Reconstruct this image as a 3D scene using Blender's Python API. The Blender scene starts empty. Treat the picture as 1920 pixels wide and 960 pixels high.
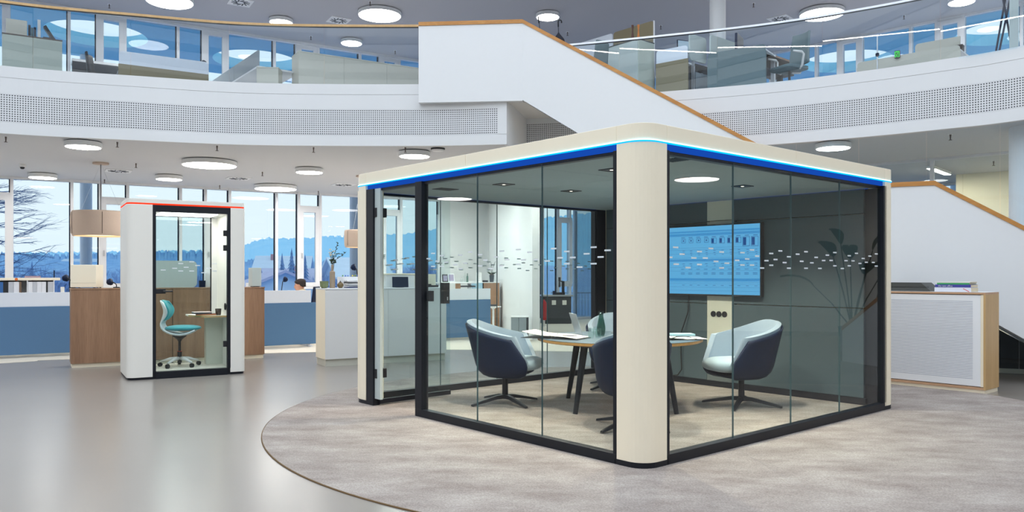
import bpy, bmesh, math, random
from math import sin, cos, pi, radians, sqrt, atan2, hypot
from mathutils import Vector, Matrix
from mathutils.geometry import tessellate_polygon

C = bpy.context.scene.collection
S = bpy.context.scene

# ------------------------------------------------------------------ camera
FPX, HV, ZC = 1480.0, 514.6, 1.295           # focal length in px, horizon row, eye height
cam_data = bpy.data.cameras.new('camera')
cam_data.sensor_width = 36.0
cam_data.lens = FPX / 1920 * 36.0
cam_data.shift_y = (HV - 480.0) / 1920.0
cam_data.clip_end = 2000
cam = bpy.data.objects.new('camera', cam_data)
cam.location = (0, 0, ZC)
cam.rotation_euler = (pi / 2, 0, 0)
C.objects.link(cam)
S.camera = cam

# ------------------------------------------------------------------ view / exposure
S.view_settings.view_transform = 'Standard'
S.view_settings.look = 'None'
S.view_settings.gamma = 1.0
S.view_settings.use_curve_mapping = False
S.view_settings.exposure = 1.0
S.cycles.use_denoising = True
S.cycles.transparent_max_bounces = 40
S.cycles.max_bounces = 10
S.cycles.sample_clamp_indirect = 8.0

# ------------------------------------------------------------------ sky (overcast winter daylight)
W = bpy.data.worlds.new('winter_sky')
S.world = W
W.use_nodes = True
nt = W.node_tree
nt.nodes.clear()
w_out = nt.nodes.new('ShaderNodeOutputWorld')
w_bg = nt.nodes.new('ShaderNodeBackground')
w_tc = nt.nodes.new('ShaderNodeTexCoord')
w_sep = nt.nodes.new('ShaderNodeSeparateXYZ')
w_ramp = nt.nodes.new('ShaderNodeValToRGB')
w_ramp.color_ramp.elements[0].position = 0.0
w_ramp.color_ramp.elements[0].color = (0.93, 0.97, 1.0, 1)
w_ramp.color_ramp.elements[1].position = 0.6
w_ramp.color_ramp.elements[1].color = (0.80, 0.90, 1.0, 1)
nt.links.new(w_tc.outputs['Generated'], w_sep.inputs[0])
nt.links.new(w_sep.outputs['Z'], w_ramp.inputs[0])
nt.links.new(w_ramp.outputs[0], w_bg.inputs[0])
w_bg.inputs[1].default_value = 1.12
nt.links.new(w_bg.outputs[0], w_out.inputs[0])

LAMP_E = 13.0            # radiance of the round ceiling lamps
SPOT_W = 48.0            # watts of each pod downlight

# ------------------------------------------------------------------ coordinates
def P(u, v, Y):
    "point at depth Y that the photograph shows at pixel u, v"
    return Vector(((u - 960) / FPX * Y, Y, ZC + (HV - v) / FPX * Y))
def PZ(u, v, z):
    return P(u, v, (z - ZC) * FPX / (HV - v))
def G(u, v):
    return PZ(u, v, 0.0)

# ------------------------------------------------------------------ materials
def lin(c):
    c = c / 255.0
    return c / 12.92 if c <= 0.04045 else ((c + 0.055) / 1.055) ** 2.4
def col(r, g, b):
    return (lin(r), lin(g), lin(b), 1.0)

def new_mat(name):
    m = bpy.data.materials.new(name)
    m.use_nodes = True
    n = m.node_tree.nodes
    n.clear()
    o = n.new('ShaderNodeOutputMaterial')
    return m, n, m.node_tree.links, o

def mat(name, c, rough=0.5, metal=0.0, spec=0.5, var=0.06, scale=14.0, stretch=(1, 1, 1), bump=0.0, sheen=0.0, c2=None, detail=3.0):
    "painted / fabric / plastic surface with a little procedural variation"
    m, n, l, o = new_mat(name)
    p = n.new('ShaderNodeBsdfPrincipled')
    p.inputs['Roughness'].default_value = rough
    p.inputs['Metallic'].default_value = metal
    p.inputs['Specular IOR Level'].default_value = spec
    if sheen:
        p.inputs['Sheen Weight'].default_value = sheen
    base = col(*c)
    tc = n.new('ShaderNodeTexCoord')
    mp = n.new('ShaderNodeMapping')
    mp.inputs['Scale'].default_value = stretch
    nz = n.new('ShaderNodeTexNoise')
    nz.inputs['Scale'].default_value = scale
    nz.inputs['Detail'].default_value = detail
    l.new(tc.outputs['Object'], mp.inputs[0])
    l.new(mp.outputs[0], nz.inputs['Vector'])
    mx = n.new('ShaderNodeMix')
    mx.data_type = 'RGBA'
    if c2:
        mx.inputs['A'].default_value = base
        mx.inputs['B'].default_value = col(*c2)
    else:
        mx.inputs['A'].default_value = tuple(x * (1 - var) for x in base[:3]) + (1,)
        mx.inputs['B'].default_value = tuple(min(1, x * (1 + var)) for x in base[:3]) + (1,)
    l.new(nz.outputs[0], mx.inputs['Factor'])
    l.new(mx.outputs['Result'], p.inputs['Base Color'])
    if bump:
        b = n.new('ShaderNodeBump')
        b.inputs['Strength'].default_value = bump
        b.inputs['Distance'].default_value = 0.004
        l.new(nz.outputs[0], b.inputs['Height'])
        l.new(b.outputs[0], p.inputs['Normal'])
    l.new(p.outputs[0], o.inputs[0])
    return m

def wood(name, c1, c2, axis='z', rough=0.45, scale=5.0):
    m, n, l, o = new_mat(name)
    p = n.new('ShaderNodeBsdfPrincipled')
    p.inputs['Roughness'].default_value = rough
    tc = n.new('ShaderNodeTexCoord')
    mp = n.new('ShaderNodeMapping')
    s = {'x': (0.12, 1.6, 1.6), 'y': (1.6, 0.12, 1.6), 'z': (1.6, 1.6, 0.10)}[axis]
    mp.inputs['Scale'].default_value = s
    nz = n.new('ShaderNodeTexNoise')
    nz.inputs['Scale'].default_value = scale
    nz.inputs['Detail'].default_value = 6.0
    nz.inputs['Roughness'].default_value = 0.6
    nz.inputs['Distortion'].default_value = 0.6
    fine = n.new('ShaderNodeTexNoise')
    fine.inputs['Scale'].default_value = scale * 9
    fine.inputs['Detail'].default_value = 3.0
    rp = n.new('ShaderNodeValToRGB')
    rp.color_ramp.elements[0].position = 0.32
    rp.color_ramp.elements[0].color = col(*c1)
    rp.color_ramp.elements[1].position = 0.68
    rp.color_ramp.elements[1].color = col(*c2)
    mx = n.new('ShaderNodeMix')
    mx.data_type = 'FLOAT'
    mx.inputs['Factor'].default_value = 0.35
    l.new(tc.outputs['Object'], mp.inputs[0])
    l.new(mp.outputs[0], nz.inputs['Vector'])
    l.new(mp.outputs[0], fine.inputs['Vector'])
    l.new(nz.outputs[0], mx.inputs['A'])
    l.new(fine.outputs[0], mx.inputs['B'])
    l.new(mx.outputs['Result'], rp.inputs[0])
    l.new(rp.outputs[0], p.inputs['Base Color'])
    l.new(p.outputs[0], o.inputs[0])
    return m

def glow(name, c, e, spec=True):
    m, n, l, o = new_mat(name)
    em = n.new('ShaderNodeEmission')
    em.inputs[0].default_value = col(*c)
    em.inputs[1].default_value = e
    l.new(em.outputs[0], o.inputs[0])
    return m

def glass(name, tint, refl=1.0, rough=0.0):
    "clear sheet glass: tinted transmission plus fresnel mirror reflection"
    m, n, l, o = new_mat(name)
    t = n.new('ShaderNodeBsdfTransparent')
    t.inputs[0].default_value = tuple(tint) + (1,)
    g = n.new('ShaderNodeBsdfGlossy')
    g.inputs['Roughness'].default_value = rough
    g.inputs['Color'].default_value = (1, 1, 1, 1)
    f = n.new('ShaderNodeFresnel')
    f.inputs[0].default_value = 1.45
    k = n.new('ShaderNodeMath')
    k.operation = 'MULTIPLY'
    k.inputs[1].default_value = refl
    geo = n.new('ShaderNodeNewGeometry')
    inv = n.new('ShaderNodeMath')
    inv.operation = 'SUBTRACT'
    inv.inputs[0].default_value = 1.0
    k2 = n.new('ShaderNodeMath')
    k2.operation = 'MULTIPLY'
    l.new(geo.outputs['Backfacing'], inv.inputs[1])
    l.new(f.outputs[0], k.inputs[0])
    l.new(k.outputs[0], k2.inputs[0])
    l.new(inv.outputs[0], k2.inputs[1])
    mx = n.new('ShaderNodeMixShader')
    l.new(k2.outputs[0], mx.inputs[0])
    l.new(t.outputs[0], mx.inputs[1])
    l.new(g.outputs[0], mx.inputs[2])
    l.new(mx.outputs[0], o.inputs[0])
    return m

def perforated(name, c, hole, pitch=0.0318, rad=0.275):
    "painted metal sheet punched with a square grid of small holes (UV in metres)"
    m, n, l, o = new_mat(name)
    p = n.new('ShaderNodeBsdfPrincipled')
    p.inputs['Roughness'].default_value = 0.55
    uv = n.new('ShaderNodeUVMap')
    sc = n.new('ShaderNodeVectorMath'); sc.operation = 'SCALE'; sc.inputs['Scale'].default_value = 1.0 / pitch
    fr = n.new('ShaderNodeVectorMath'); fr.operation = 'FRACTION'
    sb = n.new('ShaderNodeVectorMath'); sb.operation = 'SUBTRACT'; sb.inputs[1].default_value = (0.5, 0.5, 0)
    ln = n.new('ShaderNodeVectorMath'); ln.operation = 'LENGTH'
    lt = n.new('ShaderNodeMath'); lt.operation = 'LESS_THAN'; lt.inputs[1].default_value = rad
    l.new(uv.outputs[0], sc.inputs[0]); l.new(sc.outputs[0], fr.inputs[0]); l.new(fr.outputs[0], sb.inputs[0])
    l.new(sb.outputs[0], ln.inputs[0]); l.new(ln.outputs['Value'], lt.inputs[0])
    mx = n.new('ShaderNodeMix'); mx.data_type = 'RGBA'
    mx.inputs['A'].default_value = col(*c); mx.inputs['B'].default_value = col(*hole)
    l.new(lt.outputs[0], mx.inputs['Factor'])
    l.new(mx.outputs['Result'], p.inputs['Base Color'])
    l.new(p.outputs[0], o.inputs[0])
    return m

def carpet_mat(name, c1, c2, c3):
    m, n, l, o = new_mat(name)
    p = n.new('ShaderNodeBsdfPrincipled')
    p.inputs['Roughness'].default_value = 0.95
    p.inputs['Specular IOR Level'].default_value = 0.1
    tc = n.new('ShaderNodeTexCoord')
    mp = n.new('ShaderNodeMapping')
    mp.inputs['Rotation'].default_value = (0, 0, radians(41))
    mp.inputs['Scale'].default_value = (0.9, 1.7, 1)
    a = n.new('ShaderNodeTexNoise'); a.inputs['Scale'].default_value = 2.2; a.inputs['Detail'].default_value = 6.0; a.inputs['Roughness'].default_value = 0.65
    b = n.new('ShaderNodeTexNoise'); b.inputs['Scale'].default_value = 95.0; b.inputs['Detail'].default_value = 2.0
    l.new(tc.outputs['Object'], mp.inputs[0])
    l.new(mp.outputs[0], a.inputs['Vector'])
    l.new(tc.outputs['Object'], b.inputs['Vector'])
    r = n.new('ShaderNodeValToRGB')
    r.color_ramp.elements[0].position = 0.33; r.color_ramp.elements[0].color = col(*c1)
    r.color_ramp.elements[1].position = 0.70; r.color_ramp.elements[1].color = col(*c3)
    e = r.color_ramp.elements.new(0.5); e.color = col(*c2)
    l.new(a.outputs[0], r.inputs[0])
    mr = n.new('ShaderNodeMapRange'); mr.inputs[1].default_value = 0.3; mr.inputs[2].default_value = 0.7; mr.inputs[3].default_value = 0.80; mr.inputs[4].default_value = 1.2
    l.new(b.outputs[0], mr.inputs[0])
    mm = n.new('ShaderNodeMix'); mm.data_type = 'RGBA'; mm.blend_type = 'MULTIPLY'; mm.inputs['Factor'].default_value = 1.0
    l.new(r.outputs[0], mm.inputs['A']); l.new(mr.outputs[0], mm.inputs['B'])
    l.new(mm.outputs['Result'], p.inputs['Base Color'])
    bp = n.new('ShaderNodeBump'); bp.inputs['Strength'].default_value = 0.35; bp.inputs['Distance'].default_value = 0.004
    l.new(b.outputs[0], bp.inputs['Height']); l.new(bp.outputs[0], p.inputs['Normal'])
    l.new(p.outputs[0], o.inputs[0])
    return m

M = {}
M['white'] = mat('white_paint', (232, 233, 235), 0.6, var=0.01)
M['fascia'] = mat('fascia_white', (226, 227, 229), 0.55, var=0.015, scale=3)
M['perf'] = perforated('perforated_white', (222, 223, 226), (62, 64, 70))
M['ceiling'] = mat('ceiling_white', (205, 206, 210), 0.8, var=0.02, scale=60)
M['ceiling_up'] = mat('upper_ceiling', (186, 186, 192), 0.8, var=0.02, scale=60)
M['floor'] = mat('vinyl_floor', (146, 139, 132), 0.25, spec=0.7, var=0.035, scale=1.1)
M['carpet'] = carpet_mat('round_carpet', (141, 130, 125), (157, 147, 141), (175, 166, 160))
M['beige_floor'] = mat('beige_carpet', (216, 209, 196), 0.9, var=0.05, scale=40)
M['oak'] = wood('oak_handrail', (176, 116, 52), (208, 150, 82), 'x')
M['oak_light'] = wood('pale_oak', (198, 160, 108), (214, 178, 128), 'z')
M['oak_pink'] = wood('oak_edge', (196, 152, 118), (210, 170, 138), 'y')
M['walnut'] = wood('brown_oak', (132, 98, 74), (168, 130, 102), 'z', 0.5)
M['cream'] = mat('cream_laminate', (253, 241, 217), 0.5, var=0.012, scale=6)
M['cream_white'] = mat('pod_white', (240, 236, 228), 0.5, var=0.012, scale=6)
M['offwhite'] = mat('offwhite_laminate', (228, 226, 224), 0.5, var=0.01)
M['black'] = mat('black_metal', (21, 24, 33), 0.45, spec=.35, var=0.08)
M['black_plastic'] = mat('black_plastic', (24, 25, 30), 0.5, var=0.1)
M['dark_grey'] = mat('dark_grey', (58, 62, 68), 0.6, var=0.06)
M['pod_felt'] = mat('grey_felt_panel', (82, 97, 104), 0.95, spec=0.1, var=0.05, scale=50)
M['pod_ceiling'] = mat('pod_acoustic_ceiling', (158, 170, 172), 0.95, spec=0.1, var=0.08, scale=80)
M['pod_cream'] = mat('pod_pillar_cream', (214, 214, 200), 0.6, var=0.01)
M['glass'] = glass('pod_glass', (0.915, 0.955, 0.950), 0.85)
M['window_glass'] = glass('window_glass', (0.62, 0.665, 0.685), 0.6)
M['rail_glass'] = glass('balustrade_glass', (0.925, 0.965, 0.985), 0.9)
M['clear'] = glass('clear_glass', (0.93, 0.97, 0.96), 1.0)
M['green_glass'] = glass('green_glass', (0.46, 0.62, 0.58), 1.2)
M['frosted'] = mat('frosted_screen', (226, 232, 242), 0.7, var=0.01)
M['lamp'] = glow('lamp_diffuser', (255, 251, 244), LAMP_E)
M['lamp_pod'] = glow('pod_light_panel', (255, 252, 246), 5.0)
M['frame_white'] = mat('window_frame_white', (224, 226, 232), 0.5, var=0.01)
M['steel'] = mat('brushed_steel', (196, 200, 206), 0.3, metal=0.8, var=0.05)
M['blue_fabric'] = mat('blue_fabric', (94, 128, 164), 0.95, spec=0.1, var=0.05, scale=90)
M['navy'] = mat('navy_plastic', (18, 32, 60), 0.5, spec=.2, var=0.03)
M['pale_fabric'] = mat('pale_blue_grey_fabric', (152, 168, 184), 0.95, spec=0.1, var=0.08, scale=120, bump=0.25, sheen=0.3)
M['seat_fabric'] = mat('seat_fabric', (168, 188, 200), 0.95, spec=0.1, var=0.06, scale=120, bump=0.2, sheen=0.3)
M['paper'] = mat('paper', (238, 236, 228), 0.8, var=0.015)
M['table_top'] = mat('slate_linoleum', (88, 104, 118), 0.35, var=0.03, scale=5)
M['joint'] = mat('fascia_joint', (176, 172, 172), .6)
M['edge'] = mat('glass_edge_teal', (62, 90, 96), 0.3)
M['ply'] = wood('plywood_edge', (196, 140, 74), (214, 164, 100), 'x')
M['decal'] = mat('frosted_dash', (225, 232, 236), 0.7, var=0.01)
M['lampshade'] = mat('beige_felt', (196, 178, 164), 0.95, spec=0.1, var=0.04, scale=60, bump=0.2)
M['lampshade_in'] = glow('shade_inside', (255, 226, 176), 1.6)
M['green_grey'] = mat('sage_laminate', (176, 184, 174), 0.55, var=0.015)
M['beige_lam'] = mat('beige_laminate', (206, 203, 190), 0.55, var=0.015)
M['olive'] = mat('olive_fabric', (142, 132, 108), 0.95, spec=0.1, var=0.05, scale=80)
M['teal_grey'] = mat('teal_grey_fabric', (110, 126, 130), 0.9, spec=0.1, var=0.04, scale=60)
M['grey_panel'] = mat('grey_panel', (148, 158, 166), 0.8, var=0.03, scale=30)
M['pale_screen'] = mat('pale_green_screen', (190, 200, 198), 0.9, var=0.02)
M['brown_top'] = mat('dark_brown_top', (72, 58, 50), 0.5)

# ------------------------------------------------------------------ mesh builder
class MB:
    def __init__(s):
        s.v = []; s.f = []; s.uv = {}
    def add(s, vs, fs, uvs=None):
        o = len(s.v)
        s.v += [tuple(p) for p in vs]
        for i, f in enumerate(fs):
            if uvs:
                s.uv[len(s.f)] = uvs[i]
            s.f.append([o + k for k in f])
        return s
    def box(s, x0, x1, y0, y1, z0, z1, mtx=None):
        vs = [Vector((x, y, z)) for z in (z0, z1) for x, y in ((x0, y0), (x1, y0), (x1, y1), (x0, y1))]
        if mtx: vs = [mtx @ p for p in vs]
        return s.add(vs, [(3, 2, 1, 0), (4, 5, 6, 7), (0, 1, 5, 4), (1, 2, 6, 5), (2, 3, 7, 6), (3, 0, 4, 7)])
    def cbox(s, c, sz, rz=0, rx=0, ry=0):
        m = Matrix.Translation(c) @ Matrix.Rotation(rz, 4, 'Z') @ Matrix.Rotation(ry, 4, 'Y') @ Matrix.Rotation(rx, 4, 'X')
        a, b, d = (k / 2 for k in sz)
        return s.box(-a, a, -b, b, -d, d, m)
    def prism(s, poly, z0, z1, mtx=None):
        n = len(poly)
        vs = [Vector((x, y, z0)) for x, y in poly] + [Vector((x, y, z1)) for x, y in poly]
        if mtx: vs = [mtx @ p for p in vs]
        fs = [tuple(range(n - 1, -1, -1)), tuple(range(n, 2 * n))]
        fs += [(i, (i + 1) % n, n + (i + 1) % n, n + i) for i in range(n)]
        return s.add(vs, fs)
    def tube(s, pts, r, n=10, caps=True):
        pts = [Vector(p) for p in pts]
        rs = r if isinstance(r, (list, tuple)) else [r] * len(pts)
        vs = []; ref = None
        for i, p in enumerate(pts):
            d = (pts[min(i + 1, len(pts) - 1)] - pts[max(i - 1, 0)]).normalized()
            if ref is None:
                ref = Vector((0, 0, 1)) if abs(d.z) < 0.9 else Vector((1, 0, 0))
            a = d.cross(ref)
            if a.length < 1e-5: a = d.cross(Vector((0, 1, 0)))
            a.normalize(); b = a.cross(d).normalized()
            ref = b
            vs += [p + (a * cos(2 * pi * k / n) + b * sin(2 * pi * k / n)) * rs[i] for k in range(n)]
        fs = []
        for i in range(len(pts) - 1):
            for k in range(n):
                k2 = (k + 1) % n
                fs.append((i * n + k, (i + 1) * n + k, (i + 1) * n + k2, i * n + k2))
        if caps:
            fs.append(tuple(range(n)))
            fs.append(tuple(range((len(pts) - 1) * n + n - 1, (len(pts) - 1) * n - 1, -1)))
        return s.add(vs, fs)
    def lathe(s, prof, c=(0, 0, 0), n=24, mtx=None):
        "prof: (radius, z) from bottom to top"
        vs = []
        for r, z in prof:
            vs += [Vector((c[0] + r * cos(2 * pi * k / n), c[1] + r * sin(2 * pi * k / n), c[2] + z)) for k in range(n)]
        if mtx: vs = [mtx @ p for p in vs]
        fs = []
        for i in range(len(prof) - 1):
            for k in range(n):
                k2 = (k + 1) % n
                fs.append((i * n + k, i * n + k2, (i + 1) * n + k2, (i + 1) * n + k))
        if prof[0][0] > 1e-4: fs.append(tuple(range(n - 1, -1, -1)))
        if prof[-1][0] > 1e-4: fs.append(tuple(range((len(prof) - 1) * n, len(prof) * n)))
        return s.add(vs, fs)
    def grid(s, rows, closed=False):
        nr, nc = len(rows), len(rows[0])
        vs = [p for r in rows for p in r]
        fs = []
        for i in range(nr - 1):
            for k in range(nc if closed else nc - 1):
                k2 = (k + 1) % nc
                fs.append((i * nc + k, i * nc + k2, (i + 1) * nc + k2, (i + 1) * nc + k))
        return s.add(vs, fs)
    def ribbon(s, path, z0, z1, th, uv=False):
        "vertical wall along a plan path, thickness th to the left-hand normal side"
        n = len(path)
        nrm = []
        for i in range(n):
            a = Vector(path[max(i - 1, 0)][:2]); b = Vector(path[min(i + 1, n - 1)][:2])
            d = (b - a).normalized(); nrm.append(Vector((-d.y, d.x)))
        L = [0]
        for i in range(1, n):
            L.append(L[-1] + (Vector(path[i][:2]) - Vector(path[i - 1][:2])).length)
        vs = []
        for z in (z0, z1):
            for i in range(n): vs.append((path[i][0], path[i][1], z))
            for i in range(n): vs.append((path[i][0] + nrm[i].x * th, path[i][1] + nrm[i].y * th, z))
        fs = []; uvs = []
        for i in range(n - 1):
            q = [(i, i + 1, 2 * n + i + 1, 2 * n + i), (n + i + 1, n + i, 3 * n + i, 3 * n + i + 1),
                 (2 * n + i, 2 * n + i + 1, 3 * n + i + 1, 3 * n + i), (i + 1, i, n + i, n + i + 1)]
            fs += q
            fu = [(L[i], z0), (L[i + 1], z0), (L[i + 1], z1), (L[i], z1)]
            uvs += [fu, fu, [(0, 0)] * 4, [(0, 0)] * 4]
        fs += [(0, 2 * n, 3 * n, n), (n - 1, 2 * n - 1, 4 * n - 1, 3 * n - 1)]
        uvs += [[(0, 0)] * 4] * 2
        return s.add(vs, fs, uvs if uv else None)
    def build(s, name, m=None, parent=None, smooth=False, bevel=0.0, seg=2, recalc=True):
        me = bpy.data.meshes.new(name)
        me.from_pydata(s.v, [], s.f)
        if s.uv:
            ul = me.uv_layers.new(name='UVMap')
            for pi_, pl in enumerate(me.polygons):
                if pi_ in s.uv:
                    for k, li in enumerate(pl.loop_indices):
                        ul.data[li].uv = s.uv[pi_][k]
        if recalc:
            b = bmesh.new(); b.from_mesh(me)
            bmesh.ops.recalc_face_normals(b, faces=b.faces)
            b.to_mesh(me); b.free()
        if m is not None:
            me.materials.append(M[m] if isinstance(m, str) else m)
        if smooth:
            for pl in me.polygons: pl.use_smooth = True
        o = bpy.data.objects.new(name, me)
        C.objects.link(o)
        if parent is not None: o.parent = parent
        if bevel:
            md = o.modifiers.new('edge', 'BEVEL')
            md.width = bevel; md.segments = seg; md.limit_method = 'ANGLE'; md.angle_limit = radians(40)
        return o

def thing(name, label, cat, loc=(0, 0, 0), rz=0.0, group=None, kind=None):
    o = bpy.data.objects.new(name, None)
    C.objects.link(o)
    o.location = loc; o.rotation_euler = (0, 0, rz)
    o.empty_display_size = 0.1
    return tag(o, label, cat, group, kind)
def tag(o, label=None, cat=None, group=None, kind=None):
    if label: o['label'] = label
    if cat: o['category'] = cat
    if group: o['group'] = group
    if kind: o['kind'] = kind
    return o
def struct(o):
    o['kind'] = 'structure'
    return o
def dup(root, loc=None, rz=None, label=None, group=None):
    r = root.copy(); C.objects.link(r)
    if loc is not None: r.location = loc
    if rz is not None: r.rotation_euler = (0, 0, rz)
    if label: r['label'] = label
    if group: r['group'] = group
    for ch in list(root.children):
        c = ch.copy(); C.objects.link(c); c.parent = r
        for g in list(ch.children):
            d = g.copy(); C.objects.link(d); d.parent = c
    return r
def spline(pts, n=8):
    pts = [Vector(p[:2]) for p in pts]
    q = [2 * pts[0] - pts[1]] + pts + [2 * pts[-1] - pts[-2]]
    out = []
    for i in range(1, len(q) - 2):
        p0, p1, p2, p3 = q[i - 1:i + 3]
        for k in range(n):
            t = k / n
            out.append(0.5 * ((2 * p1) + (p2 - p0) * t + (2 * p0 - 5 * p1 + 4 * p2 - p3) * t * t + (3 * p1 - p0 - 3 * p2 + p3) * t ** 3))
    out.append(pts[-1])
    return [(p.x, p.y) for p in out]
def rrect(x0, x1, y0, y1, r, n=6, corners=(1, 1, 1, 1)):
    "rounded rectangle outline, counter-clockwise from the lower left corner"
    out = []
    for (cx, cy, a0, on, px, py) in ((x0 + r, y0 + r, pi, corners[0], x0, y0), (x1 - r, y0 + r, 1.5 * pi, corners[1], x1, y0),
                                     (x1 - r, y1 - r, 0, corners[2], x1, y1), (x0 + r, y1 - r, 0.5 * pi, corners[3], x0, y1)):
        if on:
            out += [(cx + r * cos(a0 + 0.5 * pi * k / n), cy + r * sin(a0 + 0.5 * pi * k / n)) for k in range(n + 1)]
        else:
            out.append((px, py))
    return out
def flat_poly(outer, holes, z, name, m, thick=0.0, parent=None):
    "horizontal slab from an outline with holes"
    loops = [[Vector((x, y, 0)) for x, y in lp] for lp in [outer] + holes]
    tris = tessellate_polygon(loops)
    pts = [p for lp in loops for p in lp]
    b = MB()
    n = len(pts)
    vs = [(p.x, p.y, z) for p in pts]
    fs = [tuple(t) for t in tris]
    if thick:
        vs += [(p.x, p.y, z + thick) for p in pts]
        fs += [tuple(n + k for k in reversed(t)) for t in tris]
        o = 0
        for lp in loops:
            k = len(lp)
            fs += [(o + i, o + (i + 1) % k, n + o + (i + 1) % k, n + o + i) for i in range(k)]
            o += k
    b.add(vs, fs)
    return b.build(name, m, parent)
# ================================================================== SETTING
ZF, ZB, ZU, ZT, ZUC = 0.0, 3.25, 4.10, 4.17, 6.80     # floor, gallery underside, upper floor, fascia top, upper ceiling
LF0, LFD = Vector((-10.14, 15.72)), Vector((1, 0.6)).normalized()
RF0, RFD = Vector((7.03, 19.1)), Vector((0.735, -0.678)).normalized()
# corner where the two facades meet
den = LFD.x * RFD.y - LFD.y * RFD.x
tt = ((RF0.x - LF0.x) * RFD.y - (RF0.y - LF0.y) * RFD.x) / den
CORNER = LF0 + LFD * tt
LEND = LF0 - LFD * 8.27
REND = CORNER + RFD * 16.0
OUTER = [(LEND.x, LEND.y), (CORNER.x, CORNER.y), (REND.x, REND.y), (REND.x, -13.0), (LEND.x, -13.0)]

LPTS = [PZ(0, 248, ZB), PZ(250, 261, ZB), PZ(480, 270.3, ZB), PZ(780, 272, ZB), PZ(950, 269, ZB)]
RPTS = [Vector((0.24, 13.06)), Vector((0.96, 12.9)), Vector((2.35, 12.42)), PZ(1440, 270, ZB), PZ(1610, 256, ZB), PZ(1771, 240, ZB), PZ(1920, 222.5, ZB)]
LEFT_ARC = spline([(-9.0, -5.0), (-11.6, -1.0), (-12.2, 3.5), (-11.0, 7.4), (-9.3, 9.5)] + [tuple(p[:2]) for p in LPTS], 10)
RIGHT_ARC = spline([tuple(p[:2]) for p in RPTS] + [(8.0, 7.6), (8.7, 4.5), (8.5, 0.5), (7.0, -4.0)], 10)
BACK_ARC = spline([(7.0, -4.0), (3.5, -6.6), (-1.0, -7.6), (-5.5, -7.0), (-9.0, -5.0)], 8)
LOOP = LEFT_ARC + RIGHT_ARC + BACK_ARC[1:-1]
CEN = Vector((-1.2, 3.0))
def grow(path, k):
    out = []
    for x, y in path:
        d = Vector((x, y)) - CEN
        d = d + d.normalized() * k
        out.append((CEN.x + d.x, CEN.y + d.y))
    return out

struct(flat_poly(OUTER, [], -0.12, 'floor', 'floor', 0.12))
# beige carpet zone at the window side of the curved line
edge = [Vector((-11.5, 8.6)), G(0, 681.5), G(110, 674.5), G(560, 661), G(840, 656), G(1050, 659)]
edge = spline([tuple(p[:2]) for p in edge] + [(2.2, 13.1), (3.6, 12.6)], 8)
o = flat_poly(edge + [(3.6, 21.5), (CORNER.x - .1, CORNER.y - .3), (LEND.x + .1, LEND.y)], [], 0.0, 'floor_carpet_zone', 'beige_floor', 0.004)
struct(o)

# gallery slab with its underside as the lower ceiling
struct(flat_poly(OUTER, [grow(LOOP, 0.05)], ZB, 'ceiling', 'ceiling', ZU - ZB))
struct(flat_poly(OUTER, [grow(LOOP, 0.6)], ZUC, 'ceiling_upper', 'ceiling_up', 0.5))

def fascia(path, name):
    r = MB().ribbon(path, ZB - 0.012, 3.405, 0.045).build(name, 'fascia'); struct(r)
    MB().ribbon(path, 3.40, 3.785, 0.030, uv=True).build('perforated_panel', 'perf', r)
    MB().ribbon(path, 3.78, 4.0095, 0.045).build('fascia_panel', 'fascia', r)
    MB().ribbon(path, 4.014, ZT, 0.045).build('fascia_cap', 'fascia', r)
    MB().ribbon(grow(path, 0.01), 4.0, 4.02, 0.03).build('shadow_joint', 'joint', r)
    return r
# the perforated field stops short of the stair opening on the left-hand gallery
end_l = Vector(LEFT_ARC[-1])
f = fascia(LEFT_ARC, 'wall_left_gallery')
f2 = fascia(RIGHT_ARC, 'wall_right_gallery')
fascia(BACK_ARC, 'wall_back_gallery')
q0 = LEFT_ARC[-3]
MB().ribbon([LEFT_ARC[-2], LEFT_ARC[-1]], 3.395, 3.79, -0.004).build('plain_end_panel', 'fascia', f)
struct(MB().ribbon([LEFT_ARC[-1], (0.02, 12.1), (0.14, 12.6), RIGHT_ARC[0]], ZB - .012, ZT, 0.06).build('wall_stair_opening', 'white'))

# outer walls that are not glazed
def wall(a, b, z0, z1, name, m='white', th=0.2):
    return struct(MB().ribbon([a, b], z0, z1, th).build(name, m))
wall(OUTER[2], OUTER[3], 0, ZUC, 'wall_right')
wall(OUTER[3], OUTER[4], 0, ZUC, 'wall_back')
wall(OUTER[4], OUTER[0], 0, ZUC, 'wall_left')

# roof light over the atrium: raised kerb and steel ribs, open to the sky
rl = struct(MB().ribbon(grow(LOOP, 0.6) + [grow(LOOP, 0.6)[0]], ZUC, 7.7, 0.2).build('ceiling_roof_light', 'white'))
b = MB()
for k in range(-5, 6):
    b.box(-13.5, 10.0, 2.6 + k * 1.9 - 0.05, 2.6 + k * 1.9 + 0.05, 7.5, 7.7)
b.build('glazing_bar', 'frame_white', rl)

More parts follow.
